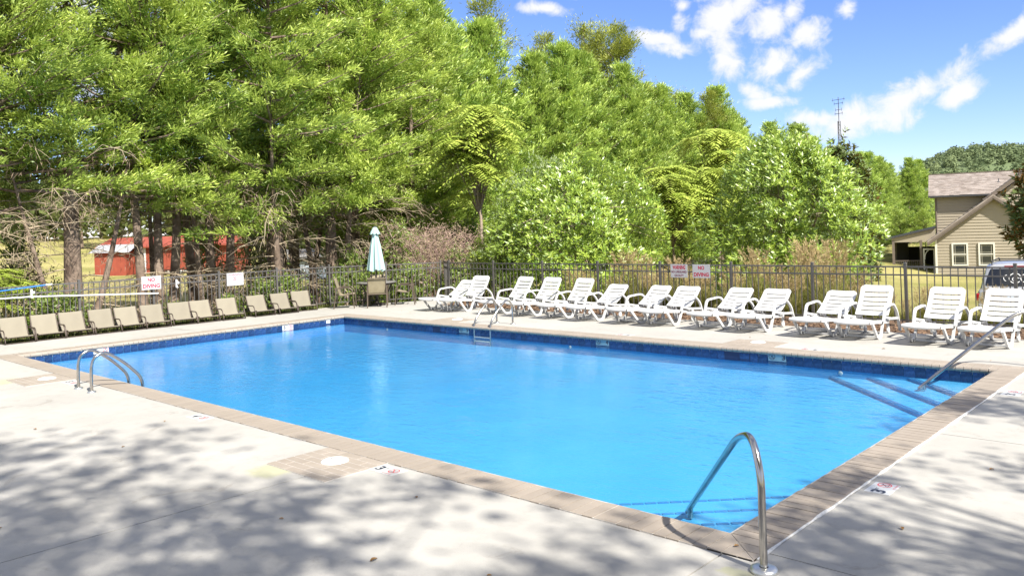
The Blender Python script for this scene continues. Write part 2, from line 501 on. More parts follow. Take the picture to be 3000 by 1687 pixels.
def mixc(f, a, b_):
    x = N.new('ShaderNodeMix'); x.data_type = 'RGBA'
    for i, v in ((0, f), (6, a), (7, b_)):
        if isinstance(v, tuple): x.inputs[i].default_value = (*v, 1)
        elif isinstance(v, float): x.inputs[i].default_value = v
        else: L.new(v, x.inputs[i])
    return x.outputs[2]
def mth(op, a, b_=None, clamp=False):
    x = N.new('ShaderNodeMath'); x.operation = op; x.use_clamp = clamp
    for i, v in enumerate((a, b_)):
        if v is None: continue
        if isinstance(v, (int, float)): x.inputs[i].default_value = v
        else: L.new(v, x.inputs[i])
    return x.outputs[0]
c = mixc(mrange(nz(.55, 7), .35, .65), (.355, .341, .312), (.42, .405, .372))
c = mixc(mrange(nz(4, 8, .7), .5, .75, 0, .45), c, (.265, .255, .232))
c = mixc(mrange(nz(90, 4), .58, .75, 0, .5), c, (.25, .24, .225))
c = mixc(mrange(nz(1.3, 9, .75, 1.5), .58, .66, 0, .42), c, (.23, .21, .18))
spots = None
for sx, sy, sr in ((-6.75, 4.0, .26), (-14.55, 4.02, .34), (-2.45, 4.60, .10)):
    vm = N.new('ShaderNodeVectorMath'); vm.operation = 'DISTANCE'; L.new(geo.outputs['Position'], vm.inputs[0]); vm.inputs[1].default_value = (sx, sy, 0)
    s_ = mrange(mth('ADD', vm.outputs['Value'], mth('MULTIPLY', mth('SUBTRACT', nz(5, 5), .5), .35)), sr, sr * .55, 0, .45)
    spots = s_ if spots is None else mth('MAXIMUM', spots, s_)
c = mixc(spots, c, (.38, .38, .17))
L.new(c, b.inputs['Base Color'])
bp = N.new('ShaderNodeBump'); bp.inputs['Strength'].default_value = .25; bp.inputs['Distance'].default_value = .01
L.new(nz(110, 5), bp.inputs['Height']); L.new(bp.outputs[0], b.inputs['Normal'])

def water_material(name, surface):
    m, N, L = nodes(name)
    N.clear()
    out = N.new('ShaderNodeOutputMaterial')
    tr = N.new('ShaderNodeBsdfTransparent')
    if surface:
        geo = N.new('ShaderNodeNewGeometry')
        mp = N.new('ShaderNodeMapping'); mp.inputs['Rotation'].default_value = (0, 0, .5); mp.inputs['Scale'].default_value = (1.0, 1.7, 1)
        L.new(geo.outputs['Position'], mp.inputs[0])
        n1 = N.new('ShaderNodeTexNoise'); n1.inputs['Scale'].default_value = 4.6; n1.inputs['Detail'].default_value = 4; n1.inputs['Roughness'].default_value = .55; n1.inputs['Distortion'].default_value = .6
        L.new(mp.outputs[0], n1.inputs['Vector'])
        n2 = N.new('ShaderNodeTexNoise'); n2.inputs['Scale'].default_value = 22; n2.inputs['Detail'].default_value = 3
        L.new(mp.outputs[0], n2.inputs['Vector'])
        # wind patches: calmer and rougher areas
        n3 = N.new('ShaderNodeTexNoise'); n3.inputs['Scale'].default_value = .35; n3.inputs['Detail'].default_value = 3
        L.new(geo.outputs['Position'], n3.inputs['Vector'])
        pr = N.new('ShaderNodeMapRange'); pr.inputs['From Min'].default_value = .38; pr.inputs['From Max'].default_value = .62; pr.inputs['To Min'].default_value = .25; pr.inputs['To Max'].default_value = 1.
        L.new(n3.outputs['Fac'], pr.inputs['Value'])
        a2 = N.new('ShaderNodeMath'); a2.operation = 'MULTIPLY'; a2.inputs[1].default_value = .22; L.new(n2.outputs['Fac'], a2.inputs[0])
        ad = N.new('ShaderNodeMath'); ad.operation = 'ADD'; L.new(n1.outputs['Fac'], ad.inputs[0]); L.new(a2.outputs[0], ad.inputs[1])
        h_ = N.new('ShaderNodeMath'); h_.operation = 'MULTIPLY'; L.new(ad.outputs[0], h_.inputs[0]); L.new(pr.outputs[0], h_.inputs[1])
        bp = N.new('ShaderNodeBump'); bp.inputs['Strength'].default_value = .55; bp.inputs['Distance'].default_value = .030
        L.new(h_.outputs[0], bp.inputs['Height'])
        dt = N.new('ShaderNodeVectorMath'); dt.operation = 'DOT_PRODUCT'
        L.new(bp.outputs[0], dt.inputs[0]); L.new(geo.outputs['Incoming'], dt.inputs[1])
        def mm(op, a, b_):
            x = N.new('ShaderNodeMath'); x.operation = op
            for i, v in enumerate((a, b_)):
                if v is None: continue
                if isinstance(v, (int, float)): x.inputs[i].default_value = v
                else: L.new(v, x.inputs[i])
            return x.outputs[0]
        f = mm('ABSOLUTE', dt.outputs['Value'], None)
        f = mm('SUBTRACT', 1.0, f); f = mm('POWER', f, 5.0); f = mm('MULTIPLY', f, .93); f = mm('ADD', f, .02)
        gl = N.new('ShaderNodeBsdfGlossy'); gl.inputs['Roughness'].default_value = .015
        L.new(bp.outputs[0], gl.inputs['Normal'])
        mx = N.new('ShaderNodeMixShader'); L.new(f, mx.inputs[0]); L.new(tr.outputs[0], mx.inputs[1]); L.new(gl.outputs[0], mx.inputs[2])
        L.new(mx.outputs[0], out.inputs['Surface'])
    else:
        L.new(tr.outputs[0], out.inputs['Surface'])
    va = N.new('ShaderNodeVolumeAbsorption'); va.inputs['Color'].default_value = (.30, .84, .985, 1); va.inputs['Density'].default_value = .75
    L.new(va.outputs[0], out.inputs['Volume'])
water_material('water_surface', True)
water_material('water_side', False)

m, N, L = nodes('turf')
b = N['Principled BSDF']; b.inputs['Roughness'].default_value = .95; b.inputs['Specular IOR Level'].default_value = .1
geo = N.new('ShaderNodeNewGeometry')
c = mixc(mrange(nz(.12, 8), .38, .62), (.25, .245, .075), (.42, .375, .15))
c = mixc(mrange(nz(1.6, 8, .7), .45, .7, 0, .6), c, (.27, .20, .10))
c = mixc(mrange(nz(14, 6, .7), .5, .7, 0, .5), c, (.13, .14, .035))
L.new(c, b.inputs['Base Color'])
bp = N.new('ShaderNodeBump'); bp.inputs['Strength'].default_value = .8; bp.inputs['Distance'].default_value = .08
L.new(nz(22, 6, .7), bp.inputs['Height']); L.new(bp.outputs[0], b.inputs['Normal'])

# ------------------------------------------------------------------ terrain
PX0, PX1, PY0, PY1 = -17.65, -2.77, 5.12, 12.66          # pool, inside of the coping
CW = 0.33
def sstep(a, b_, x):
    t = min(1., max(0., (x - a) / (b_ - a))); return t * t * (3 - 2 * t)
def gz(x, y):
    z = -.16
    back = 2.1 * (1 - math.exp(-max(0, y - 17.4) / 16.0))
    back *= sstep(-26, -14, x) * .8 + .2
    r = math.hypot(x, y)
    left = .35 * sstep(-20.5, -24, x) + .55 * sstep(-30, -80, x)
    rise = 4.2 * sstep(85, 175, r) * sstep(-.2, -.75, x / max(r, 1))
    return z - back - left + rise + .05 * math.sin(x * .35) * math.sin(y * .29) * sstep(22, 40, r)
xs = sorted(set([-700, -500, -380, -300, -250, -210, -180, -160, -145, -130, -120, -110, -100, -92, -84, -76, -70, -64, -58, -53, -49, -45, -42, -39, -36, -34, -32, -30, -28, -26, -24.5, -23, -21.8, -20.9, -20.0, PX0 - CW, PX1 + CW, 1.5, 5, 9, 14, 20, 30, 45, 70, 110, 170, 260, 400, 700] + [-17 + 2 * i for i in range(7)]))
ys = sorted(set([-700, -400, -200, -100, -60, -35, -20, -12, -7, -3, 1, PY0 - CW, 7, 9, 11, PY1 + CW, 14.5, 16, 17.2, 18, 19, 20, 21.5, 23, 25, 27, 29, 31.5, 34, 37, 40, 44, 48, 53, 58, 64, 70, 78, 88, 100, 115, 130, 150, 175, 210, 260, 330, 420, 560, 700]))
g = MB()
idx = {}
for j, y in enumerate(ys):
    for i, x in enumerate(xs):
        idx[i, j] = len(g.v); g.v.append((x, y, gz(x, y)))
for j in range(len(ys) - 1):
    for i in range(len(xs) - 1):
        cx_, cy_ = (xs[i] + xs[i + 1]) / 2, (ys[j] + ys[j + 1]) / 2
        if PX0 - CW < cx_ < PX1 + CW and PY0 - CW < cy_ < PY1 + CW: continue
        g.f.append([idx[i, j], idx[i + 1, j], idx[i + 1, j + 1], idx[i, j + 1]]); g.sm.append(True); g.mi.append(0)
tag(obj('ground', g, 'turf'), kind='structure')

# ------------------------------------------------------------------ pool deck: slabs with open joints
deck = bpy.data.objects.new('pool_deck', None); COL.objects.link(deck); tag(deck, kind='structure')
J = .006
def slab(poly):
    mb = MB(); cx_ = sum(p[0] for p in poly) / len(poly); cy_ = sum(p[1] for p in poly) / len(poly)
    n = len(poly); q = []
    for i in range(n):                                    # inset by the joint width
        a, b_, c_ = Vector(poly[i - 1]), Vector(poly[i]), Vector(poly[(i + 1) % n])
        d1, d2 = (b_ - a).normalized(), (c_ - b_).normalized()
        n1, n2 = Vector((-d1.y, d1.x)), Vector((-d2.y, d2.x))
        k = (n1 + n2) / max(1e-6, 1 + n1.dot(n2)); q.append(b_ + k * J)
    e = [Vector((p.x, p.y)) for p in q]
    mb.prism([(p.x, p.y) for p in e], -.14, 0.0)
    obj('concrete_slab', mb, 'concrete', deck)
XL = [-20.0, -17.45, -13.75, -10.05, -6.35, -2.65]
OX0, OX1, OY0, OY1 = PX0 - CW - .003, PX1 + CW + .012, PY0 - CW - .003, PY1 + CW + .003
for y0, y1 in ((-7, -3), (-3, .9)):
    for x0, x1 in list(zip(XL[:-1], XL[1:])) + [(-2.65, 1.2), (1.2, 5.2)]:
        slab([(x0, y0), (x1, y0), (x1, y1), (x0, y1)])
for x0, x1 in zip(XL[:-1], XL[1:]): slab([(x0, .9), (x1, .9), (x1, OY0), (x0, OY0)])
slab([(-2.65, .9), (1.2, .9), (1.2, 4.97), (OX1, 4.97), (OX1, OY0), (-2.65, OY0)])
slab([(1.2, .9), (5.2, .9), (5.2, 4.97), (1.2, 4.97)])
for y0, y1 in ((4.97, 8.7), (8.7, 12.4), (12.4, 15.8)):
    slab([(OX1, y0), (1.2, y0), (1.2, y1), (OX1, y1)]); slab([(1.2, y0), (5.2, y0), (5.2, y1), (1.2, y1)])
XB = [-17.45, -13.75, -10.05, -6.35, OX1]
for x0, x1 in zip(XB[:-1], XB[1:]): slab([(x0, OY1), (x1, OY1), (x1, 15.8), (x0, 15.8)])
slab([(-20.0, OY0), (OX0, OY0), (OX0, 8.9), (-20.0, 8.9)])
slab([(-20.0, 8.9), (OX0, 8.9), (OX0, OY1), (-20.0, OY1)])
slab([(-20.0, OY1), (-17.45, OY1), (-17.45, 15.8), (-17.8, 16.55), (-18.9, 16.75), (-20.15, 14.3)])
# sealant bead between coping and the slabs on the right
sb = MB()
pts = [(OX1 - .004 + rnd.uniform(-.002, .002), 4.83 + i * .12, .002 + rnd.uniform(-.002, .003)) for i in range(67)]
sb.tube(pts, [.009 + rnd.uniform(-.003, .006) for _ in pts], 6)
obj('joint_sealant', sb, 'sealant', deck)

# mulch bed along the back fence
mbd = MB()
mbd.grid(lambda u, v: (-18.0 + u * 23.0, 15.815 + v * 2.0, -.055 + .03 * math.sin(u * 91) * math.sin(v * 17)), 90, 8)
tag(obj('mulch_bed', mbd, 'mulch'), kind='structure')
chips = MB()
for i in range(5200):
    x, y = rnd.uniform(-17.8, 0.5), 15.84 + rnd.random() ** 1.5 * 1.6
    a, s = rnd.uniform(0, 6.28), rnd.uniform(.015, .045)
    t = rnd.uniform(-.6, .6)
    M = Matrix.Translation((x, y, -.03 + rnd.uniform(0, .03))) @ Euler((t, rnd.uniform(-.5, .5), a)).to_matrix().to_4x4()
    chips.add([(-s, -s * .35, 0), (s, -s * .3, 0), (s * .9, s * .35, 0), (-s, s * .3, 0)], [(0, 1, 2, 3)], False, M)
tag(obj('mulch_chips', chips, 'mulch_chip'), 'shredded brown bark mulch along the foot of the back fence', kind='stuff')

# ------------------------------------------------------------------ swimming pool
pool = thing('swimming_pool', 'large rectangular blue swimming pool with brick coping and tiled waterline', 'swimming pool')
BW, BL, BT = .1034, CW, .075
def brick_profile():
    # (distance from outer edge, z): square outer end, bull nose over the water
    return [(0, -.06), (0, .006), (.01, .010), (BL - .02, .010), (BL + .012, .002), (BL + .028, -.016), (BL + .03, -.035), (BL + .02, -.055), (BL, -.06)]
pf = brick_profile()
bk = MB(); nn = len(pf); hw = (BW - .008) / 2
vs = [(-hw, d, z) for d, z in pf] + [(hw, d, z) for d, z in pf]
fs = [tuple(range(nn)), tuple(range(2 * nn - 1, nn - 1, -1))]
for i in range(nn):
    j = (i + 1) % nn
    fs.append((i, nn + i, nn + j, j))
bk.add(vs, fs)
brick_me = bk.mesh('brick', 'coping_brick')
# side: start corner, direction along, inward rotation
spots_b = []
nx, ny = int(round((PX1 - PX0) / BW)), int(round((PY1 - PY0) / BW))
wx, wy = (PX1 - PX0) / nx, (PY1 - PY0) / ny
for i in range(nx): spots_b.append((PX0 + (i + .5) * wx, PY0 - CW, 0.0))
for i in range(ny): spots_b.append((PX1 + CW, PY0 + (i + .5) * wy, R_(90)))
for i in range(nx): spots_b.append((PX0 + (i + .5) * wx, PY1 + CW, R_(180)))
for i in range(ny): spots_b.append((PX0 - CW, PY0 + (i + .5) * wy, R_(-90)))
spots_b.sort(key=lambda s: math.hypot(s[0], s[1]))
rest = MB()
for k, (x, y, rz) in enumerate(spots_b):
    T = Matrix.Translation((x + rnd.uniform(-.002, .002), y + rnd.uniform(-.003, .003), rnd.uniform(-.001, .0015))) @ Euler((rnd.uniform(-.003, .003), rnd.uniform(-.006, .006), rz + rnd.uniform(-.008, .008))).to_matrix().to_4x4()
    if k < 276:
        o = obj('brick', brick_me, None, pool); o.matrix_basis = T
    else: rest.add(bk.v, bk.f, False, T)
for cx_, cy_, sx, sy in ((PX1, PY0, 1, -1), (PX1, PY1, 1, 1), (PX0, PY1, -1, 1), (PX0, PY0, -1, -1)):     # mitred corners
    for axis in (0, 1):
        for k in range(3):
            a0, a1 = k * .11 + .003, (k + 1) * .11 - .003
            P4 = [(a0, a0 + .004), (a1, a1 + .004), (a1, CW), (a0, CW)]
            if a1 + .004 > CW: P4 = [(a0, a0 + .004), (a1 - .004, CW), (a0, CW)]
            poly = [((cx_ + sx * p, cy_ + sy * q) if axis == 0 else (cx_ + sx * q, cy_ + sy * p)) for p, q in P4]
            mbk = MB(); mbk.prism(poly, -.06, .009)
            obj('brick', mbk, 'coping_brick', pool)
tag(obj('coping_bricks', rest, 'coping_brick', pool), kind='stuff')
bed = MB()
G_ = .008
for (x0, x1, y0, y1, zt_) in ((PX0 - CW, PX1 + CW, PY0 - CW, PY0 + .005, .0050), (PX0 - CW, PX1 + CW, PY1 - .005, PY1 + CW, .0050), (PX0 - CW, PX0 + .005, PY0 + .006, PY1 - .006, .0050), (PX1 - .005, PX1 + CW, PY0 + .006, PY1 - .006, .0050),
        (PX0 - CW - G_, PX1 + CW + G_, PY0 - CW - G_, PY0 - CW - .0005, -.004), (PX0 - CW - G_, PX1 + CW + G_, PY1 + CW + .0005, PY1 + CW + G_, -.004), (PX0 - CW - G_, PX0 - CW - .0005, PY0 - CW, PY1 + CW, -.004), (PX1 + CW + .0005, PX1 + CW + .022, PY0 - CW, PY1 + CW, -.004)):
    bed.prism([(x0, y0), (x1, y0), (x1, y1), (x0, y1)], -.10, zt_)
obj('mortar_bed', bed, 'mortar', pool)
# shell
WZ = -.165
def floor_z(x): return -.36 - .05 * sstep(-5.5, -15.5, x)      # the depth the water's surface lets it look
sh = MB()
NXF = 24
fx = [PX0 + (PX1 - PX0) * i / NXF for i in range(NXF + 1)]
for i in range(NXF):
    a, b_ = fx[i], fx[i + 1]
    sh.add([(a, PY0, floor_z(a)), (b_, PY0, floor_z(b_)), (b_, PY1, floor_z(b_)), (a, PY1, floor_z(a))], [(0, 1, 2, 3)])
    for yy, fl in ((PY0, (0, 3, 2, 1)), (PY1, (0, 1, 2, 3))):
        sh.add([(a, yy, floor_z(a)), (b_, yy, floor_z(b_)), (b_, yy, -.06), (a, yy, -.06)], [fl])
for xx, fl in ((PX0, (0, 1, 2, 3)), (PX1, (3, 2, 1, 0))):
    sh.add([(xx, PY0, floor_z(xx)), (xx, PY1, floor_z(xx)), (xx, PY1, -.06), (xx, PY0, -.06)], [fl])
obj('pool_shell', sh, 'plaster', pool)
# waterline tiles: one by one on the two walls in view, joined on the hidden two
tl = MB(); tl.bbox((0, -.004, 0), (.147, .008, .147), .003); tile_me = tl.mesh('tile', 'pool_tile')
TZ = -.062 - .0745
mouths = ((-14.23, -13.78), (-6.85, -6.38))
n = int((PX1 - PX0) / .1503)
for i in range(n):
    x = PX0 + .08 + i * (PX1 - PX0 - .16) / (n - 1)
    if any(a - .06 < x < b_ + .06 for a, b_ in mouths): continue
    o = obj('tile', tile_me, None, pool, (x, PY1, TZ))
n = int((PY1 - PY0) / .1503)
for i in range(n):
    y = PY0 + .08 + i * (PY1 - PY0 - .16) / (n - 1)
    obj('tile', tile_me, None, pool, (PX0, y, TZ), (0, 0, R_(90)))
hid = MB()
for i in range(98): hid.box((PX0 + .08 + i * .1517, PY0 + .004, TZ), (.147, .008, .147))
for i in range(49): hid.box((PX1 - .004, PY0 + .08 + i * .1535, TZ), (.008, .147, .147))
tag(obj('waterline_tiles', hid, 'pool_tile', pool), kind='stuff')
for a, b_ in mouths:
    mm_ = MB(); w = b_ - a
    mm_.box(((a + b_) / 2, PY1 - .002, -.138), (w, .012, .145))  # flat dark plate on the wall in place of a shaded opening
    o = obj('skimmer_mouth', mm_, 'mouth_shade', pool)
    fr = MB(); fr.box((a - .065, PY1 - .006, -.1365), (.13, .012, .149)); fr.box((b_ + .065, PY1 - .006, -.1365), (.13, .012, .149))
    obj('mouth_frame', fr, 'pool_tile', o)
    wf = MB(); wf.box((a + w * .78, PY1 - .010, -.12), (w * .36, .006, .09)); obj('weir_flap', wf, 'pool_tile', o)
# corner steps
for cx_, cy_, sx, sy in ((PX1, PY0, -1, 1), (PX1, PY1, -1, -1)):
    for k, (leg, zt) in enumerate(((1.15, -.222), (1.72, -.268), (2.3, -.314))):
        st = MB()
        poly = [(cx_ + sx * .002, cy_ + sy * .002), (cx_ + sx * leg, cy_ + sy * .002), (cx_ + sx * .002, cy_ + sy * leg)]
        st.prism(poly, -.40, zt)
        o = obj('step', st, 'plaster', pool)
        tt = MB(); nt = int(leg * 1.414 / .11)
        for i in range(nt):
            f = (i + .5) / nt
            px_, py_ = cx_ + sx * leg * (1 - f), cy_ + sy * leg * f
            tt.box((px_ - sx * .022, py_ - sy * .022, zt + .003), (.095, .036, .008), math.atan2(sy, -sx))
        obj('nosing_tiles', tt, 'step_tile', o)
for x in (-15.9, -10.2, -4.9):
    rf = MB(); rf.lathe([(0, .008), (.025, .008), (.032, .005), (.035, 0)], 16, Matrix.Translation((x, PY1 - .001, -.255)) @ Matrix.Rotation(R_(90), 4, 'X'))
    obj('return_fitting', rf, 'white_plastic', pool)
# water body
wa = MB(); e = -.02
NW = 1
wa.cur = 0
wa.add([(PX0 + e, PY0 + e, WZ), (PX1 - e, PY0 + e, WZ), (PX1 - e, PY1 - e, WZ), (PX0 + e, PY1 - e, WZ)], [(0, 1, 2, 3)])
wa.cur = 1
b0 = len(wa.v); zb = -.60
wa.v += [(PX0 + e, PY0 + e, zb), (PX1 - e, PY0 + e, zb), (PX1 - e, PY1 - e, zb), (PX0 + e, PY1 - e, zb)]
for f in ((4, 7, 6, 5), (0, 4, 5, 1), (1, 5, 6, 2), (2, 6, 7, 3), (3, 7, 4, 0)):
    wa.f.append(list(f)); wa.sm.append(False); wa.mi.append(1)
tag(obj('water', wa, ['water_surface', 'water_side']), kind='structure')

# skimmers set in squares of brick
def skimmer(cx_, cy_, w, d, label):
    t = thing('skimmer', label, 'skimmer', (cx_, cy_, 0), 0, 'pool skimmers')
    rows = 7; bh = d / rows
    for r in range(rows):
        off = (r % 2) * .13; x = -w / 2
        while x < w / 2 - .01:
            x1 = min(w / 2, x + (.30 if x > -w / 2 or not r % 2 else .30 - off))
            y0, y1 = -d / 2 + r * bh, -d / 2 + (r + 1) * bh
            mb = MB(); mb.bbox(((x + x1) / 2, (y0 + y1) / 2, .004), (x1 - x - .008, bh - .008, .008), .002)
            obj('brick', mb, 'coping_brick', t)
            x = x1
    mo = MB(); mo.box((0, 0, .0028), (w, d, .0056)); obj('mortar_bed', mo, 'mortar', t)
    ld = MB(); ld.lathe([(0, .024), (.095, .024), (.105, .022), (.112, .016), (.125, .014), (.130, .008)], 32, Matrix.Translation((.0, .09, 0)))
    lo = obj('lid', ld, 'lid_white', t)
    sl = MB(); sl.box((-.05, .09, .0245), (.03, .012, .002)); sl.box((.05, .09, .0245), (.03, .012, .002)); obj('finger_slot', sl, 'slot_dark', lo)
    return t
skimmer(-6.52, 4.43, .94, .70, 'round white skimmer lid in a brick square on the shaded near deck')
skimmer(-14.2, 4.43, .94, .70, 'round white skimmer lid in a brick square beside the left ladder')
skimmer(-14.2, 13.32, .94, .64, 'round white skimmer lid in a brick square behind the far ladder')
skimmer(-6.6, 13.30, .94, .62, 'round white skimmer lid in a brick square in front of the white loungers')

# depth markers
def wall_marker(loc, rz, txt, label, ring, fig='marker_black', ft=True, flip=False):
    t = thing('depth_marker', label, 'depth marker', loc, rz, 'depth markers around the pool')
    pl = MB(); pl.box((0, -.004, 0), (.30, .009, .145)); obj('marker_tile', pl, 'marker_shaded' if flip else 'marker_white', t)
    M0 = Matrix.Rotation(R_(90), 4, 'X')
    s = -1 if flip else 1
    lettering(txt, .055, .085, Matrix.Translation((-.09 * s + (.02 if flip else 0), -.0095, -.005)) @ M0, 'marker_black', t, .03, 'numeral')
    if ft: lettering('FT', .045, .03, Matrix.Translation((-.035 * s + (.085 if flip else 0), -.0095, .035)) @ M0, 'marker_black', t, .01)
    no_diving(.055, Matrix.Translation((.085 * s, -.0095, 0)) @ M0, ring, fig, t)
wall_marker((-17.642, 6.64, -.085), R_(90), '5', 'white 5 FT no-diving tile on the pool wall by the left ladder', 'marker_red')
wall_marker((-17.642, 10.99, -.105), R_(90), '5', 'white 5 FT no-diving tile on the sunlit left pool wall, nearer the far corner', 'marker_red', ft=False)
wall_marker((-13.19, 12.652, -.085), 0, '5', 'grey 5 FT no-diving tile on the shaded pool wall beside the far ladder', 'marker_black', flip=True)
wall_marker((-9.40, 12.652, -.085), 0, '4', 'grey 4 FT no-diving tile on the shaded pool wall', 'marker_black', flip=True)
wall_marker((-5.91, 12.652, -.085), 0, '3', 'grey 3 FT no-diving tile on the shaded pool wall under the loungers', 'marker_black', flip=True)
wt = MB(); wt.box((0, 0, 0), (.009, .12, .11)); o = obj('blank_tile', wt, 'marker_white', None, (-17.640, 12.16, -.085)); tag(o, 'small blank white tile in the blue waterline near the far corner', 'tile')
def deck_marker(loc, rz, txt, label, w=.34, h=.19, ft=True):
    t = thing('depth_marker', label, 'depth marker', loc, rz, 'depth markers around the pool')
    pl = MB(); pl.box((0, 0, .002), (w, h, .005)); obj('marker_tile', pl, 'marker_white', t)
    T = lambda x, y: Matrix.Translation((x, y, .0056))
    lettering(txt, .075, .11, T(-.09, 0), 'marker_black', t, .03, 'numeral')
    if ft: lettering('FT', .04, .025, T(-.025, .03), 'marker_black', t, .01)
    no_diving(.055, T(.085, .01), 'marker_red', 'marker_black', t)
    lettering('NO DIVING', .12, .014, T(.08, -.075), 'marker_red', t, .004)
deck_marker((-5.90, 4.645, 0), 0, '3', 'white 3 FT no-diving tile on the shaded deck by the near skimmer')
deck_marker((-9.45, 4.655, 0), 0, '4', 'white 4 FT no-diving tile on the sunlit near deck')
deck_marker((-13.48, 4.63, 0), 0, '5', 'white 5 FT no-diving tile between the left ladder and its skimmer')
deck_marker((-2.29, 6.69, 0), R_(90), '3', 'white 3 FT no-diving tile on the right deck near the handrail', .28, .19)
deck_marker((-2.28, 11.09, 0), R_(90), '3', 'white 3 FT no-diving tile on the far right deck')
deck_marker((-5.55, 13.10, 0), R_(180), '3', 'white 3 FT no-diving tile on the back deck in front of the loungers')
deck_marker((-9.2, 13.10, 0), R_(180), '4', 'white 4 FT no-diving tile on the back deck near the middle')

# ------------------------------------------------------------------ ladders and handrails
def flange(mb, x, y, r=.06): mb.lathe([(r, .0), (r, .012), (r * .9, .02), (r * .55, .026), (r * .45, .03)], 20, Matrix.Translation((x, y, 0)))
def ladder(loc, rz, label):
    t = thing('pool_ladder', label, 'pool ladder', loc, rz, 'pool ladders')
    prof = smooth_path([(0, 0, 0), (0, 0, .22), (0, .01, .38), (0, .05, .475), (0, .13, .53), (0, .21, .535), (0, .31, .475), (0, .46, .36), (0, .60, .22), (0, .68, .12), (0, .715, 0), (0, .72, -.2), (0, .72, -.38)], 5)
    for x in (-.245, .245):
        mb = MB(); mb.tube([(x, p.y, p.z) for p in prof], .022, 12); o = obj('rail', mb, 'steel', t)
        fl = MB(); flange(fl, x, 0); obj('flange', fl, 'flange_metal', o)
    for z in (-.225, -.31):
        mb = MB(); mb.bbox((0, .70, z), (.46, .09, .025), .006); obj('tread', mb, 'white_plastic', t)
ladder((-12.585, 4.50, 0), 0, 'stainless steel pool ladder on the near edge at the left corner')
ladder((-12.63, 13.38, 0), R_(180), 'stainless steel pool ladder on the far edge in front of the white loungers')
def handrail(loc, rz, label):
    t = thing('handrail', label, 'handrail', loc, rz, 'corner step handrails')
    pr = fillet([(0, 0, 0), (.0, 0, .60), (.14, 0, .80), (.42, 0, .72), (1.66, 0, -.17), (1.74, 0, -.23)], .26, 8)
    mb = MB(); mb.tube(pr, .0235, 16); o = obj('rail', mb, 'steel', t)
    mb = MB(); mb.tube([(1.66, 0, -.17), (1.66, 0, -.25)], .0235, 12); obj('support_leg', mb, 'steel', t)
    fl = MB(); fl.lathe([(.082, 0), (.084, .012), (.078, .026), (.06, .03), (.028, .032)], 28); obj('flange', fl, 'flange_metal', o)
handrail((-2.32, 4.69, 0), math.atan2(1.11, -1.15), 'curved steel handrail standing at the near corner of the pool')
handrail((-2.32, 13.16, 0), math.atan2(-1.11, -1.15), 'curved steel handrail entering the water at the far right corner')

# ------------------------------------------------------------------ fences
post_mb = MB(); post_mb.box((0, 0, .6), (.052, .052, 1.2)); post_mb.bbox((0, 0, 1.212), (.062, .062, .026), .008)
post_me = post_mb.mesh('post', 'fence_metal')
pk = MB(); pk.box((0, 0, .595), (.016, .016, 1.09)); picket_me = pk.mesh('picket', 'fence_metal')
def fence(p0, p1, z0, z1, npanel, label, per=14, zb=0.0, ends=(True, True)):
    a, b_ = Vector((*p0, z0)), Vector((*p1, z1)); d = (b_ - a); ln = d.length
    rz = math.atan2(d.y, d.x)
    t = thing('metal_fence', label, 'fence', (p0[0], p0[1], 0), rz)
    slope = (z1 - z0) / ln
    for i in range(npanel + 1):
        if (i == 0 and not ends[0]) or (i == npanel and not ends[1]): continue
        x = ln * i / npanel
        obj('post', post_me, None, t, (x, 0, z0 + slope * x + rnd.uniform(-.006, .006)), (rnd.uniform(-.008, .008), rnd.uniform(-.008, .008), 0))
    for i in range(npanel):
        xa, xb = ln * i / npanel + .028, ln * (i + 1) / npanel - .028
        for z in (1.145, .985, .10):
            mb = MB(); mb.box(((xa + xb) / 2, 0, z), (xb - xa, .028, .028)); o = obj('rail', mb, 'fence_metal', t)
            o.location = (0, 0, z0 + slope * (xa + xb) / 2)
        for k in range(per):
            x = xa + (xb - xa) * (k + .5) / per
            obj('picket', picket_me, None, t, (x + rnd.uniform(-.003, .003), -.0005, z0 + slope * x), (rnd.uniform(-.004, .004), rnd.uniform(-.005, .005), 0))
    return t
fence((-20.4, 2.05), (-20.4, 14.15), .055, .0, 7, 'left metal fence behind the tan chairs, with bare pickets and signs', 14)
fence((-20.4, 14.15), (-18.85, 17.15), .0, -.02, 2, 'short stretch of metal fence behind the table and closed umbrella', 14, ends=(False, True))
fence((-18.3, 17.0), (.35, 17.0), -.02, -.02, 10, 'back metal fence behind the row of white loungers', 13)
gt = thing('metal_gate', 'narrow metal gate of close-set bars standing ajar at the fence corner', 'gate', (-18.34, 17.0, 0), math.atan2(.70, -.95))
gl = 1.02
for x in (.03, gl): mb = MB(); mb.box((x, 0, .62), (.035, .035, 1.1)); obj('stile', mb, 'fence_metal', gt)
for z in (1.15, .99, .09): mb = MB(); mb.box((gl / 2 + .015, 0, z), (gl - .07, .03, .03)); obj('rail', mb, 'fence_metal', gt)
for k in range(14): obj('picket', picket_me, None, gt, (.09 + k * .067, -.0005, -.02))

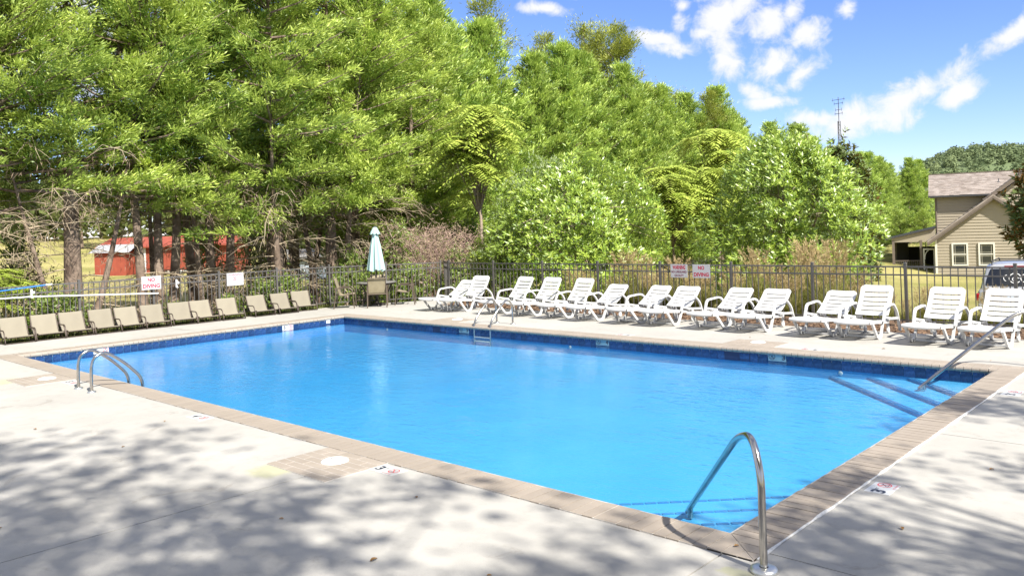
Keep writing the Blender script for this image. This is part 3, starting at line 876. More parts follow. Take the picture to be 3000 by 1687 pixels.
# ------------------------------------------------------------------ signs on the fences
def sign(name, loc, rz, w, h_, label, lines, sym=False):
    t = thing(name, label, 'sign', loc, rz)
    mb = MB(); mb.box((0, 0, 0), (w, .004, h_)); obj('panel', mb, 'sign_white', t)
    M0 = Matrix.Rotation(R_(90), 4, 'X')
    for s, lw, lh, z, m_, bo in lines: lettering(s, lw, lh, Matrix.Translation((0, -.0028, z)) @ M0, m_, t, bo)
    if sym: no_diving(.062, Matrix.Translation((-.01, -.0028, .02)) @ M0, 'sign_red_faded', 'sign_dark', t)
    sc = MB()
    for sx in (-.42, .42):
        for sz in (-.42, .42): sc.lathe([(0, .002), (.006, .002), (.007, 0)], 8, Matrix.Translation((sx * w, -.003, sz * h_)) @ Matrix.Rotation(R_(90), 4, 'X'))
    obj('screws', sc, 'flange_metal', t)
sign('no_diving_sign', (-9.71, 16.97, .985), 0, .455, .315, 'white sign reading NO DIVING on the back fence beside the warning sign', [('NO', .16, .09, .078, 'sign_red', .035), ('DIVING', .39, .09, -.078, 'sign_red', .035)])
sign('warning_sign', (-10.30, 16.97, .985), 0, .455, .315, 'white sign reading WARNING NO LIFEGUARD ON DUTY on the back fence', [('WARNING', .34, .10, .085, 'sign_red', .035), ('NO LIFEGUARD', .41, .056, -.022, 'sign_dark', .03), ('ON DUTY', .25, .054, -.108, 'sign_dark', .03)])
sign('no_diving_sign', (-20.36, 8.90, 1.06), R_(90), .48, .325, 'white sign reading NO DIVING on the left fence above the tan chairs', [('NO', .18, .095, .075, 'sign_red', .035), ('DIVING', .42, .10, -.075, 'sign_red', .035)])
sign('warning_sign', (-20.36, 11.14, 1.0), R_(90), .48, .335, 'faded white WARNING sign with a small diver symbol on the left fence', [('WARNING', .41, .06, .12, 'sign_red_faded', .015)], True)

# pool poles and their hooks on the left fence
mb = MB(); mb.tube([(-20.33, 3.2, .98), (-20.33, 6.23, .945), (-20.33, 9.05, .79)], .017, 10)
o = obj('telescopic_pole', mb, 'pole_white'); tag(o, 'long white pole lying along the left fence under the sign', 'pole')
t = thing('net_pole', 'blue pool pole with a white tip resting against the left fence', 'pole', (0, 0, 0))
mb = MB(); mb.tube([(-20.31, 3.0, .93), (-20.31, 6.50, 1.185)], .016, 10); obj('shaft', mb, 'pole_blue', t)
mb = MB(); mb.tube([(-20.31, 6.50, 1.185), (-20.31, 6.63, 1.195)], .019, 10); obj('tip', mb, 'pole_white', t)
def hook(y, z, label):
    mb = MB(); mb.box((-20.355, y, z - .02), (.03, .035, .20)); mb.box((-20.325, y, z - .115), (.07, .03, .02)); mb.box((-20.32, y + .02, z + .0), (.035, .055, .05))
    o = obj('pole_hook', mb, 'pole_white'); tag(o, label, 'hook', 'pole hooks on the left fence')
hook(6.22, 1.04, 'white plastic hook holding the white pole on the left fence')
hook(9.53, 1.02, 'empty white plastic hook on the left fence, right of the NO DIVING sign')

# ------------------------------------------------------------------ white loungers
def make_lounger(zt, st, label):
    """zt: height of the back's top, st: its distance behind the front legs"""
    t = thing('sun_lounger', label, 'sun lounger', (0, 0, 0), 0, 'white plastic loungers along the back deck')
    W = .60
    # seat: two rails, shaped lip, slats with gaps
    s = MB()
    def sz(y): return .315 + .03 * math.cos((y + .45) * 3.0) - .012 * (y + .45)
    y0, y1 = -.50, .56
    for x in (-W / 2 + .022, W / 2 - .022):
        s.grid(lambda u, v, x=x: (x - .022 + .044 * u, y0 + .05 + (y1 - y0 - .05) * v, sz(y0 + .05 + (y1 - y0 - .05) * v) + .004), 1, 10)
        s.grid(lambda u, v, x=x: (x + (.022 if x > 0 else -.022), y0 + .05 + (y1 - y0 - .05) * v, sz(y0 + .05 + (y1 - y0 - .05) * v) + .004 - .055 * u), 1, 10)
        s.grid(lambda u, v, x=x: (x - (.022 if x > 0 else -.022), y0 + .05 + (y1 - y0 - .05) * v, sz(y0 + .05 + (y1 - y0 - .05) * v) + .004 - .055 * u), 1, 10)
    ns = 9
    for k in range(ns):
        ya = y0 + .055 + k * (y1 - y0 - .06) / ns; yb = ya + (y1 - y0 - .06) / ns - .017
        def f(u, v, ya=ya, yb=yb):
            y = ya + (yb - ya) * v; x = (u - .5) * (W - .088)
            return (x, y, sz(y) - .014 * math.cos(x * math.pi / (W - .08)))
        s.grid(f, 6, 2)
        s.grid(lambda u, v, f=f: (f(u, 0)[0], f(u, 0)[1], f(u, 0)[2] - .03 * v), 6, 1)
        s.grid(lambda u, v, f=f: (f(u, 1)[0], f(u, 1)[1], f(u, 1)[2] - .03 * v), 6, 1)
    # rounded front lip
    def lip(u, v):
        a = v * 2.6; x = (u - .5) * W
        bow = .035 * (1 - (2 * u - 1) ** 2)
        return (x, y0 + .055 - .045 * math.sin(a) - bow, sz(y0 + .05) + .004 - .03 * (1 - math.cos(a)) - .012 * (1 - (2 * u - 1) ** 2))
    s.grid(lip, 10, 6)
    s.grid(lambda u, v: ((u - .5) * W, y0 + .055 - v * .035 * (1 - (2 * u - 1) ** 2), sz(y0 + .05) + .004 - .012 * v * (1 - (2 * u - 1) ** 2)), 10, 1)
    obj('seat', s, 'white_plastic', t)
    # backrest, built flat in (x, v) then tilted
    hy, hz = .52, .325
    Lb = math.hypot(st - hy, zt - hz); tilt = math.atan2(zt - hz, st - hy)
    ex, ez = math.cos(tilt), math.sin(tilt)
    def B(x, v, d):   # d: thickness towards the front
        bow = .035 * math.sin(math.pi * min(1, v / Lb)) + .02 * math.cos(x * 5.0)
        d = d - bow
        return (x, hy + ex * v - ez * d, hz + ez * v + ex * d)
    bk = MB()
    def plate(x0, x1, v0, v1, nu=4, nv=2, rnd_top=False):
        def P(u, v, d):
            x = x0 + (x1 - x0) * u; vv = v0 + (v1 - v0) * v
            if rnd_top and v > .0:
                lim = (W / 2 - .01) - .075 * max(0, (v - .35) / .65) ** 2.6
                x = max(-lim, min(lim, x))
            return B(x, vv, d)
        bk.grid(lambda u, v: P(u, v, .007), nu, nv)
        bk.grid(lambda u, v: P(u, 1 - v, -.007), nu, nv)
        for (ua, va, ub, vb) in ((0, 0, 1, 0), (1, 0, 1, 1), (1, 1, 0, 1), (0, 1, 0, 0)):
            m_ = nu if va == vb else nv
            bk.grid(lambda u, v: P(ua + (ub - ua) * u, va + (vb - va) * u, -.007 + .014 * v), m_, 1, None, False)
    slot = .024; nsl = 5
    topw = .155; low0 = .04
    pitch = (Lb - topw - low0) / nsl
    rail = .075
    for sx in (-1, 1):
        xa, xb = sorted((sx * (W / 2 - .01), sx * (W / 2 - .01 - rail)))
        plate(xa, xb, low0, Lb - topw, 2, 8)
    for k in range(nsl):
        plate(-W / 2 + .01 + rail, W / 2 - .01 - rail, low0 + k * pitch + (slot if k else 0), low0 + (k + 1) * pitch, 4, 2)
    # the uppermost slot lies just under the rounded head piece
    plate(-W / 2 + .01, W / 2 - .01, Lb - topw + slot, Lb, 14, 8, True)
    for sx in (-1, 1):
        xa, xb = sorted((sx * (W / 2 - .012), sx * (W / 2 - .01 - rail)))
        plate(xa, xb, Lb - topw, Lb - topw + slot, 1, 1)
    obj('backrest', bk, 'white_plastic', t)
    def bar(pts, w=.05, d=.035):
        """flat bar of rectangular section along a path in the plane x = const"""
        mb = MB(); P = [Vector(p) for p in pts]; n = len(P); vs = []
        for i in range(n):
            tt = (P[min(i + 1, n - 1)] - P[max(i - 1, 0)]).normalized()
            nrm = Vector((0, -tt.z, tt.y))
            for sx, sn in ((-1, -1), (1, -1), (1, 1), (-1, 1)): vs.append(P[i] + Vector((sx * d / 2, 0, 0)) + nrm * sn * w / 2)
        fs = [(0, 1, 2, 3), tuple(4 * (n - 1) + k for k in (3, 2, 1, 0))]
        for i in range(n - 1):
            for k in range(4):
                l = (k + 1) % 4; fs.append((4 * i + k, 4 * i + 4 + k, 4 * i + 4 + l, 4 * i + l))
        mb.add(vs, fs); return mb
    for sx in (-1, 1):
        x = sx * (W / 2 - .005)
        obj('front_leg', bar(fillet([(x, -.34, .31), (x, -.09, .027), (x, .09, .027), (x, .24, .31)], .05, 4), .048, .036), 'white_plastic', t)
        x2 = sx * (W / 2 + .028)
        arm = fillet([(x2, .16, .28), (x2, .25, .525), (x2, .70, .555), (x2, .90, .40), (x2, 1.06, .03)], .085, 5)
        obj('armrest', bar(arm, .034, .044), 'white_plastic', t)
        br = bar([(x2, .22, .36), (x2, .55, .30), (x2, .96, .27)], .04, .03)
        br.box((x2 - sx * .02, .50, .30), (.05, .12, .05))
        obj('side_brace', br, 'white_plastic', t)
    mb = MB(); mb.box((0, -.01, .035), (W - .05, .05, .022)); obj('cross_bar', mb, 'white_plastic', t)
    for sx in (-1, 1):
        w_ = MB(); w_.lathe([(0, -.02), (.045, -.02), (.052, -.012), (.052, .012), (.045, .02), (0, .02)], 18, Matrix.Translation((sx * .2, .80, .052)) @ Matrix.Rotation(R_(90), 4, 'Y'))
        w_.box((sx * .2, .80, .16), (.03, .06, .17))
        obj('wheel', w_, 'white_plastic', t)
    return t
LO = [(-16.37, 14.84, -3.4, 'r', 'white plastic lounger at the left end of the row, nearest the gate'),
      (-15.65, 14.89, 4.0, 'u', 'white plastic lounger second from the gate, back upright'),
      (-14.25, 14.95, -6.0, 'u', 'white plastic lounger whose foot is hidden by the ladder rails'),
      (-13.27, 14.92, -2.6, 'u', 'white plastic lounger just right of the far ladder'),
      (-12.26, 14.89, -4.9, 'u', 'white plastic lounger fifth from the left, back upright'),
      (-11.33, 14.82, -5.1, 'r', 'white plastic lounger sixth from the left, first of the lower backs'),
      (-10.22, 14.83, -8.0, 'r', 'white plastic lounger to the left of the lifeguard warning sign'),
      (-9.39, 14.81, -1.1, 'r', 'white plastic lounger below the warning and NO DIVING signs'),
      (-8.23, 14.81, -6.1, 'r', 'white plastic lounger with low back, just right of the NO DIVING sign'),
      (-7.36, 14.78, -2.0, 'r', 'white plastic lounger with low back, fifth from the right end'),
      (-6.11, 14.78, -4.2, 'r', 'white plastic lounger with low back, fourth from the right end'),
      (-5.33, 14.78, 1.0, 'u', 'white plastic lounger with high back, third from the right end'),
      (-4.18, 14.73, -2.3, 'u', 'white plastic lounger second from the right end, standing apart from its left neighbour'),
      (-3.33, 14.73, -3.9, 'u', 'white plastic lounger at the right end, crossed by the steel handrail')]
proto = {'u': make_lounger(.865, .93, LO[1][4]), 'r': make_lounger(.735, 1.06, LO[0][4])}
seen = set()
for x, y, a, k, lab in LO:
    a = R_(a)
    if k in seen: dup(proto[k], (x, y, .001), a, lab)
    else:
        seen.add(k); o = proto[k]; o.location = (x, y, .001); o.rotation_euler = (0, 0, a); o['label'] = lab

# ------------------------------------------------------------------ low tan sling chairs
def make_sling():
    t = thing('sling_chair', 'low tan sling chair', 'low chair', (0, 0, 0), 0, 'low tan sling chairs in front of the left fence')
    W = .50                                               # local: faces +x
    prof = smooth_path([(-.575, 0, .50), (-.56, 0, .53), (-.535, 0, .515), (-.47, 0, .36), (-.40, 0, .215), (-.34, 0, .135), (-.25, 0, .115), (-.12, 0, .135), (-.03, 0, .158), (0, 0, .145)], 4)
    n = len(prof) - 1
    f = MB()
    def P(u, v):
        i = min(n, int(round(v * n))); p = prof[i]
        y = (u - .5) * W
        sag = .012 * math.cos(y * math.pi / W) * math.sin(math.pi * v)
        return (p.x, y, p.z - sag)
    f.grid(P, 4, n)
    obj('sling', f, 'sling_tan', t)
    for s in (-1, 1):
        y = s * (W / 2 + .012)
        mb = MB(); mb.tube([(p.x, y, p.z) for p in prof], .013, 7); obj('side_rail', mb, 'frame_brown', t)
        y2 = s * (W / 2 + .04)
        mb = MB(); mb.tube(fillet([(-.46, y2, .285), (-.10, y2, .29), (-.035, y2, .16), (.02, y2, .014), (-.06, y2, .012), (-.55, y2, .012)], .07, 5), .013, 8)
        obj('arm', mb, 'frame_brown', t)
        mb = MB(); mb.tube([(-.24, y, .12), (-.30, y2, .012)], .011, 6); obj('strut', mb, 'frame_brown', t)
        mb = MB(); mb.tube([(-.47, y, .36), (-.46, y2, .285)], .011, 6); obj('strut', mb, 'frame_brown', t)
    for x, w_, z, r in ((0, W / 2 + .012, .135, .012), (-.55, W / 2 + .012, .5, .012), (-.545, W / 2 + .04, .012, .012), (-.02, W / 2 + .04, .014, .011)):
        mb = MB(); mb.tube([(x, -w_, z), (x, w_, z)], r, 7); obj('cross_rail', mb, 'frame_brown', t)
    return t
SC = [(-19.73, 5.79, 0, 'low tan sling chair at the left edge of the view, first in its row'), (-19.755, 6.405, -1, 'low tan sling chair second from the left, below the white pole hook'),
      (-19.775, 7.01, 2, 'low tan sling chair third from the left, with pale streaks on its back'), (-19.765, 7.63, 0, 'low tan sling chair fourth from the left, right of the thick cypress trunk'),
      (-19.725, 8.195, 0, 'low tan sling chair fifth from the left'), (-19.70, 8.775, -3, 'low tan sling chair sixth from the left, below the left NO DIVING sign'),
      (-19.70, 9.435, -6, 'low tan sling chair seventh from the left, right of the NO DIVING sign'), (-19.685, 10.035, 0, 'low tan sling chair eighth from the left, below the empty hook'),
      (-19.615, 10.685, -4, 'low tan sling chair below the faded warning sign, at the end of the longer group'), (-19.66, 11.60, 0, 'low tan sling chair after the gap, first of the three by the fence corner'),
      (-19.635, 12.30, 0, 'low tan sling chair in the middle of the three by the fence corner'), (-19.775, 12.965, -10, 'low tan sling chair nearest the fence corner and the table')]
sc0 = make_sling()
for i, (x, y, a, lab) in enumerate(SC):
    if i == 0: sc0.location = (x, y, .001); sc0.rotation_euler = (0, 0, R_(a)); sc0['label'] = lab
    else: dup(sc0, (x, y, .001), R_(a), lab)

# ------------------------------------------------------------------ table, umbrella, dining chairs
TX, TY = -19.2, 14.95
t = thing('patio_table', 'round stone-topped patio table under the closed umbrella', 'table', (TX, TY, 0))
mb = MB(); mb.lathe([(.022, .655), (.56, .655), (.575, .66), (.575, .675), (.56, .68), (.022, .68)], 40); obj('table_top', mb, 'table_top', t)
mb = MB(); mb.lathe([(.50, .655), (.52, .655), (.52, .62), (.50, .62)], 32); obj('apron_ring', mb, 'pole_dark', t)
for k in range(4):
    a = R_(45 + 90 * k + 12)
    mb = MB(); mb.tube(smooth_path([(.46 * math.cos(a), .46 * math.sin(a), .64), (.36 * math.cos(a), .36 * math.sin(a), .45), (.30 * math.cos(a), .30 * math.sin(a), .25), (.44 * math.cos(a), .44 * math.sin(a), .012)], 4), .02, 8); obj('leg', mb, 'pole_dark', t)
u = thing('patio_umbrella', 'closed pale aqua patio umbrella standing through the round table', 'umbrella', (TX, TY, 0))
mb = MB(); mb.tube([(0, 0, .06), (0, 0, 2.27)], .019, 12); obj('pole', mb, 'pole_dark', u)
mb = MB(); mb.lathe([(.25, 0), (.25, .04), (.22, .06), (.06, .075), (.04, .2), (.025, .2)], 28); obj('base', mb, 'pole_dark', u)
mb = MB(); npl = 8
def canopy(uu, v):
    a = uu * 2 * math.pi
    z = 2.20 - v * 1.16
    r = .05 + .165 * v ** .9
    pl = math.cos(a * npl) ; r *= (1 + (.26 * pl) * min(1, v * 2.5))
    z -= .05 * (1 - pl) * .5 * (v > .97) + .02 * math.sin(3 * a) * (v > .97)
    return (r * math.cos(a + .12 * v), r * math.sin(a + .12 * v), z)
mb.grid(canopy, 80, 16); obj('canopy', mb, 'umbrella_cloth', u)
mb = MB()
mb.grid(lambda uu, v: ((.052 + .09 * v * (1 + .18 * math.cos(uu * 16 * math.pi))) * math.cos(uu * 6.2832), (.052 + .09 * v * (1 + .18 * math.cos(uu * 16 * math.pi))) * math.sin(uu * 6.2832), 2.275 - .20 * v - .02 * (v > .95) * math.cos(uu * 16 * math.pi)), 64, 5); obj('vent_cap', mb, 'umbrella_cloth', u)
mb = MB(); mb.lathe([(0, 2.315), (.03, 2.31), (.05, 2.29), (.056, 2.27), (0, 2.27)], 16); obj('finial', mb, 'pole_dark', u)

def make_dining(label):
    t = thing('patio_chair', label, 'patio chair', (0, 0, 0), 0, 'sling chairs around the patio table')
    W = .50                                               # faces +x, origin under the seat centre
    prof = smooth_path([(-.34, 0, .86), (-.325, 0, .885), (-.30, 0, .86), (-.24, 0, .66), (-.20, 0, .50), (-.17, 0, .42), (-.10, 0, .385), (.05, 0, .40), (.18, 0, .43), (.23, 0, .41)], 4)
    n = len(prof) - 1
    f = MB(); f.grid(lambda u, v: (prof[min(n, int(round(v * n)))].x, (u - .5) * W, prof[min(n, int(round(v * n)))].z), 4, n); obj('sling', f, 'sling_old', t)
    for s in (-1, 1):
        y = s * (W / 2 + .012)
        mb = MB(); mb.tube([(p.x, y, p.z) for p in prof], .014, 7); obj('side_rail', mb, 'frame_bronze', t)
        y2 = s * (W / 2 + .035)
        mb = MB(); mb.tube(fillet([(-.30, y2, .60), (.12, y2, .62), (.22, y2, .55), (.24, y2, .40), (.27, y2, .0)], .10, 5), .015, 8); obj('armrest', mb, 'frame_bronze', t)
        mb = MB(); mb.tube([(-.28, y2, .63), (-.27, y2, .42), (-.33, y2, 0)], .017, 8); obj('rear_leg', mb, 'frame_bronze', t)
        mb = MB(); mb.box((-.02, y2, .625), (.30, .05, .018)); obj('arm_pad', mb, 'frame_bronze', t)
    for x, w_, z in ((-.33, W / 2, .875), (.235, W / 2 + .03, .40), (-.28, W / 2 + .03, .40)):
        mb = MB(); mb.tube([(x, -w_, z), (x, w_, z)], .0125, 7); obj('cross_rail', mb, 'frame_bronze', t)
    return t
dc = make_dining('tan sling chair with its back to the pool, in front of the patio table')
dc.location = (-18.75, 14.62, .001); dc.rotation_euler = (0, 0, R_(139)); dc.scale = (.95,) * 3
dup(dc, (-19.42, 14.02, .001), R_(47), 'tan sling chair at the left of the patio table, seen from its side')
dup(dc, (-18.62, 15.5, .001), R_(-134), 'tan sling chair at the right of the patio table, seen from its side')
dup(dc, (-19.72, 15.42, .001), R_(-42), 'tan sling chair mostly hidden behind the patio table')

# fallen leaves on the deck
lf = MB(); lf.grid(lambda u, v: ((u - .5) * .06 * math.sin(math.pi * (.08 + .84 * v)), (v - .5) * .09, .006 + .014 * (2 * u - 1) ** 2 + .01 * math.sin(v * 3)), 4, 5)
leaf_me = lf.mesh('fallen_leaf', 'dry_leaf')
for k, (x, y) in enumerate([(-3.93, 3.07), (-5.55, 3.35), (-4.36, 3.3), (-7.1, 1.9), (-9.6, 4.3), (-5.1, 4.3), (-8.8, 3.5), (-2.62, 4.92), (-3.6, 3.6), (-1.9, 5.9), (-4.9, 2.2), (-6.9, 5.0), (-10.5, 3.2), (-1.75, 7.7), (-16.6, 14.0), (-17.2, 14.2), (-7.0, 13.9), (-4.6, 13.7), (-11.0, 2.8), (-3.0, 13.35)]):
    o = obj('fallen_leaf', leaf_me, None, None, (x, y, .002 if k != 7 else .012), (rnd.uniform(-.1, .1), rnd.uniform(-.1, .1), rnd.uniform(0, 6.28)))
    s = rnd.uniform(.3, .6) if k else .95; o.scale = (s, s, s)
    tag(o, 'small dry brown leaf lying on the pale concrete deck' if k not in (0, 7) else ('largest dry leaf, alone on the near deck below the pool' if k == 0 else 'dry leaf on the brick coping at the near pool corner'), 'leaf', 'fallen leaves on the deck' if k not in (0, 7) else None)

# ================================================================== vegetation
def unit(a): return a / np.maximum(np.linalg.norm(a, axis=1, keepdims=True), 1e-9)
def leaf_arrays(C, D, Nn, Ln, Wd, tint):
    D = unit(D); side = unit(np.cross(D, Nn))
    mid = C + D * (Ln * .42)[:, None]
    V = np.stack([C, mid + side * (Wd / 2)[:, None], C + D * Ln[:, None], mid - side * (Wd / 2)[:, None]], 1)
    return V, tint
def leaf_mesh(name, parts, material):
    V = np.concatenate([p[0] for p in parts]); T = np.concatenate([p[1] for p in parts])
    n = len(V)
    me = bpy.data.meshes.new(name)
    me.vertices.add(n * 4); me.vertices.foreach_set('co', V.reshape(-1).astype(np.float32))
    me.loops.add(n * 4); me.loops.foreach_set('vertex_index', np.arange(n * 4, dtype=np.int32))
    me.polygons.add(n); me.polygons.foreach_set('loop_start', np.arange(0, n * 4, 4, dtype=np.int32))
    try: me.polygons.foreach_set('loop_total', np.full(n, 4, dtype=np.int32))
    except Exception: pass
    at = me.attributes.new('tint', 'FLOAT', 'FACE'); at.data.foreach_set('value', np.clip(T, 0, 1).astype(np.float32))
    me.materials.append(MATS[material])
    me.update(calc_edges=True)
    return me
def rv(rng, n, s=1.0): return rng.normal(0, s, (n, 3))

def trunk_mesh(rng, stems, H, r0, material, sides=9, wob=.12):
    mb = MB(); paths = []
    for (bx, by, lean_x, lean_y, hh, rr) in stems:
        n = 9; pts = []
        ph = rng.uniform(0, 6.28, 4)
        for i in range(n + 1):
            s = i / n
            pts.append((bx + lean_x * s ** .8 + wob * math.sin(3 * s + ph[0]) * s, by + lean_y * s ** .8 + wob * math.sin(3.4 * s + ph[1]) * s, -.35 + (hh + .35) * s))
        rad = [rr * (1.25 if i == 0 else 1.0) * max(.06, (1 - i / n) ** 1.25) for i in range(n + 1)]
        mb.tube(pts, rad, sides); paths.append([Vector(p) for p in pts])
    return mb, paths
def path_at(path, z):
    for a, b_ in zip(path[:-1], path[1:]):
        if a.z <= z <= b_.z:
            t = (z - a.z) / max(1e-6, b_.z - a.z); return a.lerp(b_, t)
    return path[-1]

def conifer(seed, H, R, cb, nbr, per, stems, leaf='cypress_leaf', up=.28, clump=.21, blade=.142, dead=26, open_=.0, droop=.0, taper=.72):
    """flat-sprayed conifer: returns (trunk mesh, crown mesh, dead branch mesh)"""
    rng = np.random.default_rng(seed)
    tm, paths = trunk_mesh(rng, stems, H, .2, 'bark')
    parts = []; lim = MB()
    for k in range(nbr):
        t = rng.random() ** .92
        z = cb + (H - cb) * t
        if open_ and rng.random() < open_ * (.4 + t * .6): continue
        r = R * max(.10, (1 - t) ** taper) * (.78 + .34 * min(1, t * 3))
        a = k * 2.39996 + rng.uniform(-.5, .5)
        Lb = r * rng.uniform(.66, 1.16) + .12
        p0 = path_at(paths[k % len(paths)], z - Lb * .12)
        p0 = np.array((p0.x, p0.y, z - Lb * .12))
        inc = rng.uniform(.02, .42) + t * .55 - droop * (1 - t)
        d = np.array((math.cos(a) * math.cos(inc), math.sin(a) * math.cos(inc), math.sin(inc)))
        end = p0 + d * Lb
        if Lb > .5: lim.tube([p0, p0 + d * Lb * .5 + np.array((0, 0, -.04 * Lb)), end], [.012 + .013 * Lb, .008 + .006 * Lb, .004], 4, False)
        ncl = max(3, int(Lb * 3.1))
        for c in range(ncl):
            s = .16 + .86 * (c + rng.random()) / ncl
            wid = .5 * Lb * (1.05 - s) + .10
            cc = p0 + d * Lb * s + np.array((-math.sin(a), math.cos(a), 0)) * rng.uniform(-wid, wid) + rng.normal(0, .07, 3)
            n = int(per * rng.uniform(.6, 1.4))
            sz = clump * rng.uniform(.55, 1.25)
            out_ = d * .8 + np.array((0, 0, .35 * up * 2))
            off = rv(rng, n) * np.array((1, 1, .70)) * sz * .5 + out_[None] * rng.normal(0, sz * .55, (n, 1))
            out = unit(np.array([d]) * np.array([1, 1, .4]))[0]
            D = out * .75 + np.array((0, 0, up)) + off / sz * .55 + rv(rng, n, .36)
            Nn = np.array((0, 0, .8)) + out * .5 + rv(rng, n, .5)
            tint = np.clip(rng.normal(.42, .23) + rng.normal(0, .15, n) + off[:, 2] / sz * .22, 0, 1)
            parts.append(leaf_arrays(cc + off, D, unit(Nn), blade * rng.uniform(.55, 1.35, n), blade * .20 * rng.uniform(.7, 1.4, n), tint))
    # leader
    n = per * 4
    zz = rng.uniform(H - 1.1, H + .25, n)
    top = np.array([tuple(path_at(paths[0], H)) for _ in range(n)]); top[:, 2] = zz
    rad = np.maximum(.03, (H + .3 - zz) * .20)
    an = rng.uniform(0, 6.28, n)
    C = top + np.stack([np.cos(an) * rad, np.sin(an) * rad, np.zeros(n)], 1) * rng.uniform(.2, 1, (n, 1))
    D = np.stack([np.cos(an) * .5, np.sin(an) * .5, np.full(n, .9)], 1) + rv(rng, n, .25)
    parts.append(leaf_arrays(C, D, unit(rv(rng, n)), np.full(n, blade), np.full(n, blade * .2), np.clip(rng.normal(.5, .2, n), 0, 1)))
    tm.add(lim.v, lim.f, True)
    db = MB(); dn = []
    for k in range(dead):
        z = rng.uniform(.7, cb + 1.4); a = rng.uniform(0, 6.28); Lb = rng.uniform(.5, 2.3)
        p0 = Vector(path_at(paths[k % len(paths)], z)); dz = rng.uniform(-.15, .45)
        d = Vector((math.cos(a), math.sin(a), dz)); pts = [p0]
        for i in range(1, 5):
            s = i / 4; pts.append(p0 + d * Lb * s + Vector((rng.normal(0, .05), rng.normal(0, .05), -.30 * Lb * s * s)))
        db.tube(pts, [.020, .014, .010, .007, .004], 4, False)
        for j in range(int(7 * Lb)):
            i = rng.integers(1, 5); q = pts[i]; a2 = a + rng.uniform(-1.1, 1.1); l2 = rng.uniform(.15, .55)
            q2 = q + Vector((math.cos(a2) * l2, math.sin(a2) * l2, rng.uniform(-.22, .12)))
            q3 = q2 + Vector((math.cos(a2) * l2 * .6, math.sin(a2) * l2 * .6, -.10 - .2 * rng.random()))
            db.tube([q, q2, q3], [.007, .005, .003], 3, False)
            if rng.random() < .30:
                n = 10
                dn.append(leaf_arrays(np.array(q3)[None] + rv(rng, n, .09), np.array((math.cos(a2) * .4, math.sin(a2) * .4, -.8))[None] + rv(rng, n, .4), unit(rv(rng, n)), rng.uniform(.1, .26, n), np.full(n, .012), rng.random(n)))
    tme = tm.mesh('trunk', 'bark'); cme = leaf_mesh('crown', parts, leaf)
    dme = db.mesh('dead_branches', 'twig') if dead else None
    nme = leaf_mesh('dead_needles', dn, 'dead_needle') if dn else None
    return tme, cme, dme, nme

def plant_tree(name, label, meshes, loc, rz, sc, cat='tree', group=None, leaf=None):
    t = thing(name, label, cat, loc, rz, group); t.scale = sc if isinstance(sc, tuple) else (sc, sc, sc)
    tme, cme, dme, nme = meshes
    obj('trunk', tme, None, t); obj('crown', cme, None, t)
    if dme is not None:
        d = obj('dead_branches', dme, None, t)
        if nme is not None: obj('dead_needles', nme, None, d)
    return t

ST1 = [(0, 0, .1, .1, 12.0, .19)]
ST2 = [(0, 0, .15, -.1, 12.0, .23), (.05, .12, 1.3, 1.0, 6.5, .10), (-.05, -.1, -.7, -1.3, 6.0, .09)]
ST3 = [(0, -.35, -.2, -.5, 11.5, .15), (.05, .05, .1, .1, 12.0, .15), (0, .42, .3, .7, 11.0, .16), (-.3, .2, -.6, .5, 8.0, .10)]
ST4 = [(0, 0, 0, .0, 12, .21), (.0, .30, .3, 1.6, 7.5, .12), (.1, -.2, .2, -.9, 9, .12)]
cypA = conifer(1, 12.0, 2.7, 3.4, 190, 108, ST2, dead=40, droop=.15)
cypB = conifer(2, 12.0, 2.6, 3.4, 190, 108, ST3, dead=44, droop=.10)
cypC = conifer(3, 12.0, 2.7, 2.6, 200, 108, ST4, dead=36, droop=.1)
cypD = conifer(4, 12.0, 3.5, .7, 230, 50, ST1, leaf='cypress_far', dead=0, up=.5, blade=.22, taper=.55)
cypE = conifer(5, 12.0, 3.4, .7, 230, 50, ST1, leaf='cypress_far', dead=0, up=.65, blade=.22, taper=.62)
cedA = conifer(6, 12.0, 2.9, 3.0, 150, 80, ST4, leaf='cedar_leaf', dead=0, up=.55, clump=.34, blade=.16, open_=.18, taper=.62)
def gzl(x, y): return gz(x, y) + .0
def T(meshes, x, y, h, lab, rz=None, wide=1.0, name='cypress_tree', group=None):
    s = h / 12.0
    return plant_tree(name, lab, meshes, (x, y, gzl(x, y)), rnd.uniform(0, 6.28) if rz is None else rz, (s * wide, s * wide, s), 'tree', group)
# front row behind the left fence
T(cypC, -24.6, 3.2, 12.5, 'cypress at the left edge of the view, its low green branches hanging over the fence', 1.0, 1.0)
T(cypA, -24.4, 5.9, 12.8, 'cypress with a thin trunk, left of the thick-trunked one', 2.2, 1.0)
T(cypA, -23.4, 8.15, 13.5, 'cypress with the thickest single trunk, rising behind the blue pole tip', .6, 1.05)
T(cypB, -23.6, 10.45, 13.0, 'cypress with a cluster of slim trunks in front of the red shed', .3, 1.0)
T(cypB, -23.9, 12.35, 13.4, 'cypress with leaning stems at the right end of the red shed', 2.6, 1.0)
T(cypC, -23.4, 14.3, 14.0, 'cypress with dark double trunk, left of the pale blue shed', 4.3, 1.05)
T(cypC, -23.6, 16.5, 14.0, 'cypress with twin trunks behind the patio umbrella', 2.0, 1.0)
T(cypA, -25.6, 19.0, 14.0, 'tall cypress right of the umbrella, its branches green nearly to the ground', 5.0, 1.05)
T(cypC, -25.2, 21.6, 11.6, 'tall cypress behind the yellow-green ailanthus', 3.0, 1.1)
row = [(-27.4, 17.4, 14.2, cypC)]
yy = 22.5; k = 0
